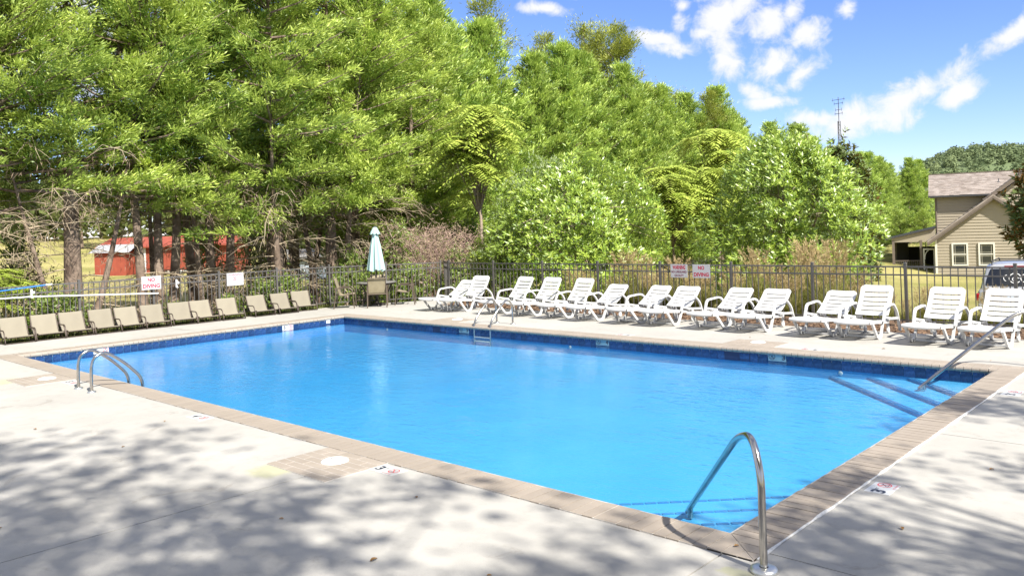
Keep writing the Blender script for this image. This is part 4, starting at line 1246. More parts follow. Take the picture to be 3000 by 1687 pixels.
while yy < 93:
    hh = 13.4 - .12 * (yy - 22) if yy < 34 else 12.1 if yy < 49 else 11.9 - .10 * (yy - 49) if yy < 60 else max(8.6, 10.8 - .17 * (yy - 60))
    row.append((-28.9 + rnd.uniform(-.9, .9) + .03 * max(0, yy - 50), yy, hh * rnd.uniform(.93, 1.07), cypE if k % 3 else cypD))
    yy += rnd.uniform(2.2, 3.1); k += 1
for x, y, h, m_ in row:
    T(m_, x, y, h, 'dense green cypress in the tall row that runs back behind the magnolias', None, 1.05, 'cypress_tree', 'cypresses in the long back row')
for x, y, h, lab in ((-34.5, 31.5, 15.6, 'olive-green cedar with an open flat-topped crown showing above the cypress row'), (-33.6, 44.0, 16.0, 'olive-green cedar with ragged crown, tallest above the middle of the cypress row'), (-31.6, 43.0, 15.0, 'olive-green cedar beside the tallest one in the middle'), (-30.0, 50.0, 11.6, 'small olive cedar rising at the right of the tallest cedars')):
    T(cedA, x, y, h, lab, None, 1.05, 'cedar_tree')
# young conifers between the two bay magnolias, and the hedge by the house
sm1 = conifer(8, 5.0, 1.5, .3, 110, 22, [(0, 0, 0, 0, 5, .08)], leaf='cypress_leaf', dead=0, up=.4, clump=.24, blade=.17)
T(tuple(sm1), -16.0, 26.6, 8.6, 'young bright green cypress standing between the two bay magnolias', .4, 1.0)
T(tuple(sm1), -20.3, 20.4, 4.9, 'young cypress in the shade below the left ailanthus', 1.7, 1.0)
T(tuple(sm1), -14.2, 27.6, 7.2, 'smaller young cypress to the right, against the right-hand bay magnolia', 2.4, 1.05)
for x, y, h in ((-25.6, 63.5, 9.6), (-24.4, 67, 9.2), (-23.4, 69, 9.0), (-22.2, 71, 8.6), (-21.2, 74, 8.6), (-20.2, 77, 8.4)):
    T(tuple(sm1), x, y, h, 'dense conifer in the green hedge left of the house', None, 1.15, 'conifer_hedge_tree', 'hedge conifers beside the house')

# broad-leaved bushes: shoots ending in rosettes of leaves
def bush(seed, rx, ry, H, z0, nsh, material, ll=.15, lw=.05, nl=8, shape=2.2, holes=.25, stem_n=5, droop=0.):
    rng = np.random.default_rng(seed); parts = []
    lump = [(rng.uniform(0, 6.28), rng.uniform(.05, 1.0), rng.uniform(.62, 1.16)) for _ in range(46)]
    tm = MB(); tips = []
    for k in range(nsh):
        a = rng.uniform(0, 6.28); v = rng.random() ** .8
        prof = max(.05, (1 - abs(2 * (v * .94 + .03) - .86) ** shape)) ** .5 if v < .43 / .94 else max(.04, 1 - ((v - .40) / .62) ** shape) ** .55
        near = min(lump, key=lambda l: (abs((l[0] - a + math.pi) % (2 * math.pi) - math.pi)) * .6 + abs(l[1] - v) * 1.4)
        q = near[2] * prof * (1 - holes * rng.random() ** 2)
        c = np.array((rx * q * math.cos(a), ry * q * math.sin(a), z0 + (H - z0) * v * (.72 + .28 * near[2]))) + rng.normal(0, .06, 3)
        if v > .55 and rng.random() < .10: c[2] += rng.uniform(.15, .55)
        out = np.array((math.cos(a) * .8, math.sin(a) * .8, .25 + .9 * v - droop)); out /= np.linalg.norm(out)
        tips.append((c, out))
        n = max(4, int(nl * rng.uniform(.7, 1.3)))
        an = rng.uniform(0, 6.28) + np.arange(n) * 2.4
        e1 = np.cross(out, (0, 0, 1.)); e1 /= max(1e-6, np.linalg.norm(e1)); e2 = np.cross(out, e1)
        rad = np.cos(an)[:, None] * e1 + np.sin(an)[:, None] * e2
        al = -rng.uniform(0, .16, n)[:, None]
        C = c + out * al + rad * .01
        D = out * rng.uniform(.25, .9, (n, 1)) + rad * .75 + rv(rng, n, .15)
        Nn = unit(out * 1.0 - rad * .55 + rv(rng, n, .25))
        tint = np.clip(rng.normal(.5, .18) + rng.normal(0, .18, n), 0, 1)
        parts.append(leaf_arrays(C, D, Nn, ll * rng.uniform(.65, 1.25, n), lw * rng.uniform(.75, 1.25, n), tint))
    for k in range(stem_n):
        a = rng.uniform(0, 6.28); r = rng.uniform(.05, .35)
        i = rng.integers(0, len(tips)); c, o = tips[i]
        tm.tube(smooth_path([(r * math.cos(a), r * math.sin(a), -.3), (r * 1.3 * math.cos(a), r * 1.3 * math.sin(a), .6), tuple(c * .5 + np.array((0, 0, .3 * H))), tuple(c)], 3), [.05 - .0045 * i_ for i_ in range(10)], 6)
        for j in range(5):
            c2, _ = tips[rng.integers(0, len(tips))]
            m_ = c * .55 + np.array((0, 0, .2 * H)); tm.tube([m_, m_ * .5 + c2 * .5 + np.array((0, 0, .1)), c2], [.02, .012, .005], 4, False)
    return tm.mesh('trunk', 'bark_pale'), leaf_mesh('crown', parts, material), None, None
bay1 = bush(21, 3.0, 2.7, 4.75, .25, 4800, 'bay_leaf', .155, .05, 8, holes=.45, stem_n=7)
bay2 = bush(22, 2.75, 2.6, 5.6, .2, 5200, 'bay_leaf', .155, .05, 8, shape=1.7, holes=.45, stem_n=7)
plant_tree('bay_magnolia', 'large rounded bay magnolia bush behind the fence, left of the warning sign', bay1, (-17.1, 21.2, gz(-17.1, 21.2)), 0, 1.0, 'magnolia')
plant_tree('bay_magnolia', 'tall bay magnolia with silvery upright shoots, right of the NO DIVING sign', bay2, (-10.75, 24.0, gz(-10.7, 24)), 0, (1.04, 1.04, .97), 'magnolia')
brm = bush(23, 1.55, 1.5, 5.6, .3, 1500, 'brown_magnolia_leaf', .17, .07, 8, shape=1.4, holes=.4)
plant_tree('brown_magnolia', 'dark magnolia with rusty brown leaf backs, right of the tall bay magnolia', brm, (-11.6, 30.2, gz(-10, 30)), 0, (1.05, 1.05, 1.07), 'magnolia')
rgm = bush(24, 1.75, 1.75, 4.3, 1.7, 1800, 'brown_magnolia_leaf', .16, .065, 9, shape=1.6, holes=.55)
plant_tree('brown_magnolia', 'dark glossy magnolia at the right edge, in front of the house', rgm, (-2.85, 21.2, gz(-4, 21)), .6, (1.0, 1.0, .93), 'magnolia')

# ailanthus: long feather leaves
def ailanthus(seed, R, H, nf, stems=4, fl=.95):
    rng = np.random.default_rng(seed); parts = []; tm = MB(); hubs = []
    tm.tube(smooth_path([(0, 0, -.3), (.05, .02, H * .35), (-.05, .05, H * .5)], 4), [.07, .066, .06, .057, .053, .05, .047, .045, .04], 7)
    for k in range(stems * 5):
        a = rng.uniform(0, 6.28); r = R * rng.uniform(.1, .75); p = (r * math.cos(a), r * math.sin(a), H * (.97 - .12 * (r / R) ** 2) * rng.uniform(.54, 1.0))
        tm.tube(smooth_path([(-.05, .05, H * .42), (p[0] * .5, p[1] * .5, (H * .42 + p[2]) / 2), p], 3), [.035, .03, .026, .022, .018, .014, .01], 5); hubs.append(np.array(p))
    for k in range(nf):
        h_ = hubs[k % len(hubs)]; a = rng.uniform(0, 6.28); L_ = fl * rng.uniform(.7, 1.2)
        d = np.array((math.cos(a), math.sin(a), 0)); rise = rng.uniform(-.15, .60)
        ns = 11
        s = (np.arange(ns) + .6) / ns
        P = h_ + d * (L_ * s)[:, None] + np.array((0, 0, 1.)) * (rise * L_ * s - .62 * L_ * s ** 2)[:, None]
        tang = d[None] + np.array((0, 0, 1.)) * (rise - 1.24 * s)[:, None]
        sd = np.array((-math.sin(a), math.cos(a), 0))
        for sgn in (-1, 1):
            D = sd * sgn * 1.0 + tang * .45 + np.array((0, 0, -.28)) + rv(rng, ns, .08)
            Nn = unit(np.array((0, 0, 1.)) + tang * .2 + rv(rng, ns, .12))
            ln = .33 * np.sin(np.pi * (.14 + .80 * s)) ** .6 * rng.uniform(.85, 1.1)
            parts.append(leaf_arrays(P, D, Nn, ln, np.full(ns, .085), np.clip(rng.normal(.5, .15) + rng.normal(0, .1, ns) - .2 * (s - .5), 0, 1)))
    return tm.mesh('trunk', 'bark_pale'), leaf_mesh('crown', parts, 'ailanthus_leaf'), None, None
ai = ailanthus(31, 1.2, 7.1, 250, fl=1.15); ai2 = ailanthus(32, 1.35, 6.6, 250, fl=1.15)
plant_tree('ailanthus_tree', 'yellow-green ailanthus with long feathery leaves, above the left bay magnolia', ai, (-21.1, 21.2, gz(-21, 21)), 0, (1.08, 1.08, 1.02), 'tree')
plant_tree('ailanthus_tree', 'yellow-green ailanthus between the cedars and the tall bay magnolia', ai2, (-16.6, 30.4, gz(-16, 30)), 1, (1.15, 1.15, 1.13), 'tree')
plant_tree('ailanthus_tree', 'drooping ailanthus at the right shoulder of the left bay magnolia', ai, (-15.1, 24.6, gz(-15, 24)), 2.2, (.85, .85, .72), 'tree')
plant_tree('ailanthus_tree', 'low ailanthus sapling right of the young cypresses', ai2, (-14.2, 26.0, gz(-14, 26)), 3.9, (.8, .8, .80), 'tree')
plant_tree('ailanthus_tree', 'leafy ailanthus sapling growing behind the blue pole at the far left', ai, (-22.0, 6.15, gz(-22, 6)), 3.0, (.42, .42, .27), 'sapling')

# undergrowth along the left and middle fences
sh1 = bush(41, .75, .7, 1.25, .02, 420, 'shrub_leaf', .085, .045, 7, holes=.7, stem_n=5)
sh2 = bush(42, 1.0, .9, 2.3, .05, 700, 'shrub_leaf', .09, .05, 7, holes=.7, stem_n=6)
UG = [(-21.2, 4.6, .9, 0), (-21.4, 6.9, .95, 0), (-21.9, 7.5, .9, 0), (-21.3, 9.8, .55, 0), (-21.5, 11.6, .6, 0), (-21.2, 12.5, .85, 0), (-21.4, 13.3, .95, 0), (-21.0, 14.9, .8, 0), (-20.7, 15.9, .9, 0), (-20.0, 17.0, 1.0, 0), (-19.3, 18.2, .95, 0), (-22.4, 16.4, .8, 1), (-22.0, 18.2, 1.1, 1), (-23.4, 19.6, 1.2, 1), (-20.6, 19.4, .8, 1), (-19.4, 20.6, 1.0, 1), (-22.6, 22.0, 1.3, 1), (-17.9, 19.0, .75, 0)]
SHL = ['wild shrub behind the left fence at the edge of the view, under the blue pole', 'wild shrub behind the left fence, left of the thick cypress trunk', 'wild shrub at the left foot of the thick cypress trunk',
       'low wild shrub under the left NO DIVING sign', 'low wild shrub under the faded warning sign', 'wild shrub behind the first chair after the gap', 'wild shrub behind the chair nearest the fence corner',
       'wild shrub just behind the fence corner, left of the patio table', 'wild shrub behind the patio table', 'wild shrub behind the right-hand patio chair', 'wild shrub beside the narrow gate', 'wild shrub between the twin cypress trunks',
       'tall wild shrub in the shade behind the umbrella', 'tall wild shrub in the shade left of the dead brush', 'wild shrub in front of the pinkish dead brush', 'wild shrub between the dead brush and the left bay magnolia', 'tallest wild shrub, in the dark under the ailanthus', 'small wild shrub behind the gate post, under the left bay magnolia']
for k, (x, y, s, w_) in enumerate(UG):
    plant_tree('shrub', SHL[k], sh2 if w_ else sh1, (x, y, gz(x, y)), rnd.uniform(0, 6.28), s, 'shrub', 'wild shrubs behind the fence')
for x, y, s, lab in ((-27.4, 14.0, 1.0, 'leafy sapling in front of the right end of the red shed'), (-27.0, 8.0, 1.0, 'leafy sapling in the shade left of the red shed'), (-25.8, 5.4, 1.1, 'leafy sapling in the shade at the far left'), (-26.5, 15.4, 1.1, 'leafy sapling between the double trunk and the blue shed')):
    plant_tree('sapling', lab, sh2, (x, y, gz(x, y)), s * 5, (s * .9, s * .9, s * 1.25), 'sapling')
# dead pinkish brush by the corner
def brush(seed, n, R, H):
    rng = np.random.default_rng(seed); mb = MB(); parts = []
    for k in range(n):
        a = rng.uniform(0, 6.28); r = rng.uniform(.0, .35); L_ = rng.uniform(.5, 1.0)
        p0 = Vector((r * math.cos(a), r * math.sin(a), -.1)); h_ = H * L_
        p1 = p0 + Vector((math.cos(a) * R * .3, math.sin(a) * R * .3, h_ * .6)); p2 = p0 + Vector((math.cos(a) * R * .75 * L_, math.sin(a) * R * .75 * L_, h_)); p3 = p2 + Vector((math.cos(a) * R * .4, math.sin(a) * R * .4, -h_ * .12))
        pts = smooth_path([p0, p1, p2, p3], 3); mb.tube(pts, [.012 - .001 * i for i in range(len(pts))], 4, False)
        for j in range(16):
            q = pts[rng.integers(2, len(pts))]; d = Vector((rng.normal(), rng.normal(), rng.normal(.2, .6))).normalized() * rng.uniform(.2, .6)
            mb.tube([q, q + d * .6, q + d + Vector((0, 0, -.1))], [.006, .004, .002], 3, False)
            m_ = 7; parts.append(leaf_arrays(np.array(q + d)[None] + rv(rng, m_, .10), rv(rng, m_) + np.array((0, 0, -.3)), unit(rv(rng, m_)), rng.uniform(.06, .16, m_), np.full(m_, .014), rng.random(m_)))
    return mb.mesh('stems', 'twig_pink'), leaf_mesh('dead_twigs', parts, 'brush_dead')
bs, bt = brush(51, 34, 1.5, 2.7)
for x, y, s, lab in ((-20.5, 18.7, 1.0, 'dead pinkish-brown brush behind the corner fence, right of the umbrella'), (-21.9, 19.4, .95, 'dead brown brush just right of the umbrella, deeper in the shade')):
    t = thing('dead_brush', lab, 'brush', (x, y, gz(x, y)), s * 3); t.scale = (s, s, s)
    obj('stems', bs, None, t); obj('dead_twigs', bt, None, t)

# weeds beside the deck edge on the left
def blades(name, material, pts, h0, h1, w, seed, lean=.5, kind='stuff', label=None):
    rng = np.random.default_rng(seed); n = len(pts); P = np.array(pts)
    a = rng.uniform(0, 6.28, n); hh = rng.uniform(h0, h1, n)
    D = np.stack([np.cos(a) * lean * rng.random(n), np.sin(a) * lean * rng.random(n), np.ones(n)], 1)
    Nn = unit(np.stack([np.cos(a), np.sin(a), np.full(n, .3)], 1))
    me = leaf_mesh(name, [leaf_arrays(P, D, Nn, hh, np.full(n, w) * rng.uniform(.6, 1.4, n), rng.random(n))], material)
    o = obj(name, me); tag(o, label, kind=kind); return o
pts = []
for i in range(5200):
    y = rnd.uniform(3, 14.6); x = -20.02 - rnd.random() ** 1.3 * 1.1
    pts.append((x, y, gz(x, y)))
blades('weeds', 'grass_green', pts, .06, .30, .028, 61, .9, label='green weeds growing between the deck edge and the left fence')
pts = []
for i in range(26000):
    x = rnd.uniform(-20, 2.5); y = 17.3 + rnd.random() ** 1.4 * 13
    pts.append((x, y, gz(x, y) - .02))
blades('grass', 'grass_blade', pts, .05, .20, .02, 62, .9, label='dry yellow-green grass on the slope behind the back fence')
pts = []
for i in range(14000):
    y = rnd.uniform(2, 18); x = -20.9 - rnd.random() ** 1.5 * 9
    pts.append((x, y, gz(x, y) - .02))
blades('rough_grass', 'grass_green', pts, .05, .22, .022, 63, .9, label='rough grass under the cypress trees')

# fountain grasses behind the back fence
def fountain(seed, n=420, H=1.15, pl=46):
    rng = np.random.default_rng(seed); parts = []
    a = rng.uniform(0, 6.28, n); r0 = rng.uniform(0, .16, n); lean = rng.uniform(.15, 1.0, n); L_ = H * rng.uniform(.7, 1.1, n)
    tint = rng.random(n)
    ns = 4
    for i in range(ns):
        s0, s1 = i / ns, (i + 1) / ns
        def P(s): return np.stack([np.cos(a) * (r0 + lean * L_ * .75 * s ** 1.7), np.sin(a) * (r0 + lean * L_ * .75 * s ** 1.7), L_ * (s - .42 * lean * s ** 2.4)], 1)
        p, q = P(s0), P(s1); d = q - p; ln = np.linalg.norm(d, axis=1)
        parts.append(leaf_arrays(p - d * .15, d, unit(np.stack([np.cos(a), np.sin(a), np.full(n, .6)], 1)), ln * 1.4, np.full(n, .022 * (1.1 - .2 * i)), tint))
    pp = []
    for k in range(pl):
        aa = rng.uniform(0, 6.28); l = rng.uniform(.1, .7); h_ = H * rng.uniform(1.0, 1.38); tip = np.array((math.cos(aa) * l * .6, math.sin(aa) * l * .6, h_))
        m_ = 26; s = rng.random(m_); d = np.array((math.cos(aa) * l, math.sin(aa) * l, 1.0)); d /= np.linalg.norm(d)
        C = tip - d * .26 * s[:, None] + rv(rng, m_, .012)
        pp.append(leaf_arrays(C, d + rv(rng, m_, .45), unit(rv(rng, m_)), np.full(m_, .07), np.full(m_, .012), rng.random(m_)))
        pp.append(leaf_arrays((tip * np.array((.2, .2, .0)))[None], (tip * np.array((.8, .8, 1)))[None], unit(rv(rng, 1)), np.array([np.linalg.norm(tip * np.array((.8, .8, 1)))]), np.array([.010]), np.array([.3])))
    return leaf_mesh('blades', parts, 'grass_blade'), leaf_mesh('plumes', pp, 'plume')
fg = [fountain(71), fountain(72, H=1.0, pl=34)]
FG = [(-13.0, 18.5, 1.1), (-12.2, 18.2, 1.15), (-11.4, 18.8, 1.0), (-10.4, 18.3, .8), (-9.3, 18.9, 1.15), (-8.6, 18.3, 1.0), (-8.0, 19.2, 1.3), (-7.3, 18.4, 1.05), (-6.8, 18.9, .8), (-6.1, 18.3, .62), (-5.3, 18.2, .58), (-4.7, 18.6, .6), (-4.0, 18.2, .62), (-3.5, 18.6, .55), (-2.9, 18.2, .6), (-8.9, 20.6, 1.45), (-8.2, 21.2, 1.4), (-2.0, 18.4, .6), (-14.2, 18.6, .75)]
for i in range(26):
    x = -14.8 + 13.2 * (i + rnd.random()) / 26
    FG.append((x, 17.75 + rnd.random() * 2.2, rnd.uniform(.6, .95) if x < -6.4 else rnd.uniform(.42, .6)))
for k, (x, y, s) in enumerate(FG):
    t = thing('fountain_grass', 'tan-plumed fountain grass growing just behind the back fence', 'grass clump', (x, y, gz(x, y)), rnd.uniform(0, 6.28), 'fountain grasses behind the back fence')
    t.scale = (s, s, s); b_, p_ = fg[k % 2]; obj('blades', b_, None, t); obj('plumes', p_, None, t)

# trees that stand to the right of and behind the camera and dapple the deck with shade
def shade_tree(seed, H, R, cb, ncl, per, leaf):
    rng = np.random.default_rng(seed); tm = MB(); parts = []
    tm.tube(smooth_path([(0, 0, -.3), (.1, 0, cb * .6), (0, .1, cb), (.1, 0, H * .8)], 4), [.24 - .016 * i for i in range(13)], 9)
    for k in range(ncl):
        a = k * 2.4 + rng.uniform(-.4, .4); v = rng.random(); r = R * math.sqrt(rng.random()) * math.sqrt(max(.08, 1 - (2 * v - .9) ** 2 * .8))
        c = np.array((r * math.cos(a), r * math.sin(a), cb + (H - cb) * v))
        tm.tube([(0, 0, cb + (H - cb) * v * .55), tuple(c * np.array((.5, .5, 1)) - np.array((0, 0, .25))), tuple(c)], [.05, .03, .01], 4, False)
        sz = rng.uniform(.35, .8); n = int(per * sz)
        off = rv(rng, n) * np.array((1, 1, .5)) * sz * .62
        D = rv(rng, n) + np.array((0, 0, -.3)); Nn = unit(np.array((0, 0, 1.)) + rv(rng, n, .5))
        parts.append(leaf_arrays(c + off, D, Nn, leaf * rng.uniform(.7, 1.3, n), leaf * .55 * rng.uniform(.7, 1.3, n), rng.random(n)))
    return tm.mesh('trunk', 'bark'), leaf_mesh('crown', parts, 'shade_leaf'), None, None
sd = shade_tree(81, 13.5, 4.3, 6.2, 98, 130, .21)
for x, y, s, rz, lab in ((3.4, -2.0, 1.0, 0, 'tall shade tree beside the near deck'), (8.0, -2.3, 1.0, 2, 'tall shade tree at the right of the near deck'), (5.6, -.4, .92, 3.3, 'shade tree between the two tall ones by the near deck'), (1.4, -4.6, 1.0, 5, 'tall shade tree behind the near deck'), (6.0, 4.6, .64, 4, 'smaller shade tree at the right of the deck'), (6.4, 8.6, .64, 1, 'smaller shade tree farther along the right of the deck')):
    plant_tree('shade_tree', lab, sd, (x, y, gz(x, y)), rz, s, 'tree')

# far trees beyond the field on the left, and the wooded hill on the right
def leaf_blob_field(name, spots, material, seed, per, q, label):
    rng = np.random.default_rng(seed); parts = []
    for (x, y, z, r, hh) in spots:
        n = per; o = rv(rng, n); o = unit(o) * rng.random((n, 1)) ** .45 * np.array((r, r, hh / 2))
        C = np.array((x, y, z + hh / 2)) + o
        Nn = unit(o / np.array((r, r, hh / 2)) + rv(rng, n, .5)); D = np.cross(Nn, unit(rv(rng, n)))
        ls = q * rng.uniform(.6, 1.4, n)
        parts.append(leaf_arrays(C - unit(D) * ls[:, None] / 2, D, Nn, ls, ls * .8, np.clip(rng.normal(.45, .2) + rng.normal(0, .12, n), 0, 1)))
    return tag(obj(name, leaf_mesh(name, parts, material)), label, kind='stuff')
sp = []
for i in range(190):
    a = R_(rnd.uniform(36, 94)); d = rnd.uniform(150, 200); x, y = -math.sin(a) * d, math.cos(a) * d
    hh = rnd.uniform(11, 18); sp.append((x, y, gz(x, y) - 1, hh * .42, hh))
leaf_blob_field('far_treeline', sp, 'far_leaf', 91, 240, 1.3, 'distant dark line of trees beyond the sunny field')
sp = []
for x, y, hh in ((-128, 46, 12), (-122, 66, 13), (-132, 33, 11), (-112, 84, 13), (-98, 98, 12), (-62, 41, 5.5), (-57, 47, 6)):
    o_sp = [(x + rnd.uniform(-1.6, 1.6), y + rnd.uniform(-1.6, 1.6), gz(x, y) + hh * .12, hh * .30, hh * .9) for _ in range(3)]
    rng = np.random.default_rng(int(abs(x * 7)))
    parts = []
    for (bx, by, bz, r, h2) in o_sp:
        n = 700; o = unit(rv(rng, n)) * rng.random((n, 1)) ** .4 * np.array((r, r, h2 / 2)); C = np.array((bx - x, by - y, bz - gz(x, y) + h2 / 2)) + o
        Nn = unit(o / np.array((r, r, h2 / 2)) + rv(rng, n, .5)); D = np.cross(Nn, unit(rv(rng, n))); ls = .45 * rng.uniform(.6, 1.4, n)
        parts.append(leaf_arrays(C, D, Nn, ls, ls * .6, np.clip(rng.normal(.45, .2) + rng.normal(0, .12, n), 0, 1)))
    t = thing('field_tree', 'round green tree standing in the field beyond the cypresses', 'tree', (x, y, gz(x, y)), 0, 'trees in the field')
    mb = MB(); mb.tube([(0, 0, -.3), (0, 0, hh * .5)], [.25, .12], 7); obj('trunk', mb, 'bark', t); obj('crown', leaf_mesh('crown', parts, 'far_leaf'), None, t)
# hill
def hill_z(x, y):
    u = (x + 105) / 70.0; v = (y - 640) / 110.0
    ridge = 47 * math.exp(-v * v * 1.4) * (1 / (1 + math.exp(-(x + 196) / 15.0)))
    ridge *= 1 - .10 * math.sin(u * 2.1 + .6)
    return gz(x, y) - 3 + ridge
hm = MB()
hm.grid(lambda u, v: (-330 + 760 * u, 480 + 330 * v, hill_z(-330 + 760 * u, 480 + 330 * v)), 76, 33)
tag(obj('hill', hm, 'hill_ground'), kind='structure')
sp = []
for i in range(2600):
    x, y = rnd.uniform(-230, 190), rnd.uniform(505, 660)
    z = hill_z(x, y)
    if z < gz(x, y) + .5 and rnd.random() < .6: continue
    hh = rnd.uniform(6, 9); sp.append((x, y, z - 1.5, rnd.uniform(2.4, 3.8), hh))
leaf_blob_field('hill_forest', sp, 'hill_leaf_hazy', 92, 62, 1.35, 'dense green wood covering the distant hill behind the house')

# ================================================================== buildings, car, mast
# house: local frame, x along the gable wall (to the right in view), y away from the viewer, z above sea of the scene
HS = thing('house', 'two-storey beige clapboard house with brown shingle roof beyond the car', 'house', (-16.63, 60.14, 0), math.atan2(.26, .966))
def strips(poly_fn, z0, z1, y, step=.20, lap=.032):
    """lap siding: boards between z0 and z1, x range given by poly_fn(z)"""
    mb = MB(); z = z0
    while z < z1 - .02:
        zt = min(z + step, z1); a0, b0 = poly_fn(z); a1, b1 = poly_fn(zt)
        if b0 - a0 < .05: break
        mb.add([(a0, y - lap, z), (b0, y - lap, z), (max(b1, a1 + .01), y - .002, zt), (a1, y - .002, zt)], [(0, 1, 2, 3)])
        mb.add([(a0, y, z), (b0, y, z), (b0, y - lap, z), (a0, y - lap, z)], [(0, 1, 2, 3)])
        z = zt
    return mb
GX0, GX1, GB, GE, GP = 0.0, 6.9, -2.35, .47, 3.10
def gab(z):
    if z <= GE: return GX0, GX1
    t = (z - GE) / (GP - GE); return GX0 + t * 3.45, GX1 - t * 3.45
w = strips(gab, GB, GP, 0.0)
w.add([(GX0, .02, GB), (GX1, .02, GB), (GX1, .02, GE), (3.45, .02, GP), (GX0, .02, GE)], [(0, 1, 2, 3, 4)])
w.box((GX0 + .05, 3, (GB + GE) / 2), (.1, 5.9, GE - GB)); w.box((GX1 - .05, 3, (GB + GE) / 2), (.1, 5.9, GE - GB))
tag(obj('wall', w, 'siding', HS), 'beige front gable wall')
# gable roof, two slopes with shingle courses
def roof_slope(p_eave, p_ridge, y0, y1, th=.12, courses=14):
    mb = MB(); (xe, ze), (xr, zr) = p_eave, p_ridge
    for k in range(courses):
        s0, s1 = k / courses, (k + 1) / courses
        a = (xe + (xr - xe) * s0, ze + (zr - ze) * s0); b_ = (xe + (xr - xe) * s1, ze + (zr - ze) * s1)
        nx_, nz_ = -(zr - ze), (xr - xe); l = math.hypot(nx_, nz_); nx_, nz_ = nx_ / l, nz_ / l
        if nz_ < 0: nx_, nz_ = -nx_, -nz_
        mb.add([(a[0] + nx_ * .02, y0, a[1] + nz_ * .02), (a[0] + nx_ * .02, y1, a[1] + nz_ * .02), (b_[0], y1, b_[1]), (b_[0], y0, b_[1])], [(0, 1, 2, 3)])
    mb.add([(xe, y0, ze), (xr, y0, zr), (xr, y0, zr - th), (xe, y0, ze - th)], [(0, 1, 2, 3)])
    mb.add([(xe, y0, ze - th), (xr, y0, zr - th), (xr, y1, zr - th), (xe, y1, ze - th)], [(0, 1, 2, 3)])
    mb.add([(xe, y0, ze), (xe, y1, ze), (xe, y1, ze - th), (xe, y0, ze - th)], [(0, 1, 2, 3)])
    return mb
sl = (GP - GE) / 3.45
for sgn in (-1, 1):
    e_ = (3.45 + sgn * 3.92, GE - sl * .47 + .16); r_ = (3.45, GP + .16)
    rf = obj('roof', roof_slope(e_, r_, -.42, 5.9), 'shingle', HS)
    fb = MB(); n_ = Vector((-(r_[1] - e_[1]), r_[0] - e_[0])).normalized()
    for dz, th, yy in ((-.14, .17, -.435), (-.30, .09, -.40)):
        fb.add([(e_[0], yy, e_[1] + dz + .05), (r_[0], yy, r_[1] + dz + .05), (r_[0], yy, r_[1] + dz + .05 - th), (e_[0], yy, e_[1] + dz + .05 - th)], [(0, 1, 2, 3)])
        fb.add([(e_[0], yy, e_[1] + dz + .05 - th), (r_[0], yy, r_[1] + dz + .05 - th), (r_[0], yy + .4, r_[1] + dz + .05 - th), (e_[0], yy + .4, e_[1] + dz + .05 - th)], [(0, 1, 2, 3)])
    obj('fascia', fb, 'fascia', rf)
def window(x0, x1, z0, z1, y, label=None):
    f = MB(); t_ = .10
    f.box(((x0 + x1) / 2, y - .03, z1 - t_ / 2), (x1 - x0, .06, t_)); f.box(((x0 + x1) / 2, y - .03, z0 + t_ / 2), (x1 - x0, .06, t_))
    for x in (x0 + t_ / 2, x1 - t_ / 2): f.box((x, y - .03, (z0 + z1) / 2), (t_, .06, z1 - z0 - 2 * t_))
    f.box(((x0 + x1) / 2, y - .022, (z0 + z1) / 2), (x1 - x0 - 2 * t_, .045, .07))
    o = obj('window', f, 'window_trim', HS)
    g_ = MB(); g_.box(((x0 + x1) / 2, y - .004, (z0 + z1) / 2), (x1 - x0 - 2 * t_, .008, z1 - z0 - 2 * t_)); obj('pane', g_, 'window_glass', o)
    m_ = MB()
    zm = (z0 + z1) / 2
    for za, zb_ in ((zm + .035, z1 - t_), (z0 + t_, zm - .035)):
        for x in (x0 + t_ + .10, x1 - t_ - .10): m_.box((x, y - .010, (za + zb_) / 2), (.022, .012, zb_ - za))
        for z in (za + .09, zb_ - .09): m_.box(((x0 + x1) / 2, y - .0105, z), (x1 - x0 - 2 * t_, .012, .022))
    obj('muntins', m_, 'muntin', o)
window(.97, 1.93, -1.40, .12, -.036); window(2.52, 3.47, -1.40, .11, -.036); window(4.9, 5.85, -1.40, .11, -.036)
cb_ = MB(); cb_.box((.05, -.028, (GB + GE) / 2), (.13, .03, GE - GB)); obj('corner_board', cb_, 'window_trim', HS)
# main two-storey block behind
MY = 2.4; ME = 3.30
w = strips(lambda z: (.04, 13.0), -.2, ME - .1, MY, .19)
w.add([(.04, MY + .02, GB), (13, MY + .02, GB), (13, MY + .02, ME), (.04, MY + .02, ME)], [(0, 1, 2, 3)])
w.add([(.04, MY + .02, GB), (.04, MY + 9, GB), (.04, MY + 9, ME), (.04, MY + 4.6, 5.0), (.04, MY + .02, ME)], [(4, 3, 2, 1, 0)])
tag(obj('wall', w, 'siding', HS), 'upper beige wall set back')
mr_ = obj('roof', MB(), 'shingle', HS)
bpy.data.objects.remove(mr_)
rb = MB(); ridge_y, ridge_z = MY + 4.6, 5.02; eave_y, eave_z = MY - .42, ME + .05
rb.box((6.3, MY + 2.2, 0), (.01, .01, .01)); rb = MB()
rb.add([(-.34, eave_y, eave_z - .05), (13, eave_y, eave_z - .05), (13, ridge_y, ridge_z - .08), (-.34, ridge_y, ridge_z - .08)], [(0, 3, 2, 1)])
rb.add([(-.34, ridge_y, ridge_z), (13, ridge_y, ridge_z), (13, ridge_y + 5, eave_z), (-.34, ridge_y + 5, eave_z)], [(0, 1, 2, 3)])
rb.add([(-.34, eave_y, eave_z - .05), (-.34, ridge_y, ridge_z - .08), (-.34, ridge_y, ridge_z), (-.34, eave_y, eave_z)], [(0, 1, 2, 3)])
nc = 24; rr = np.random.default_rng(5)
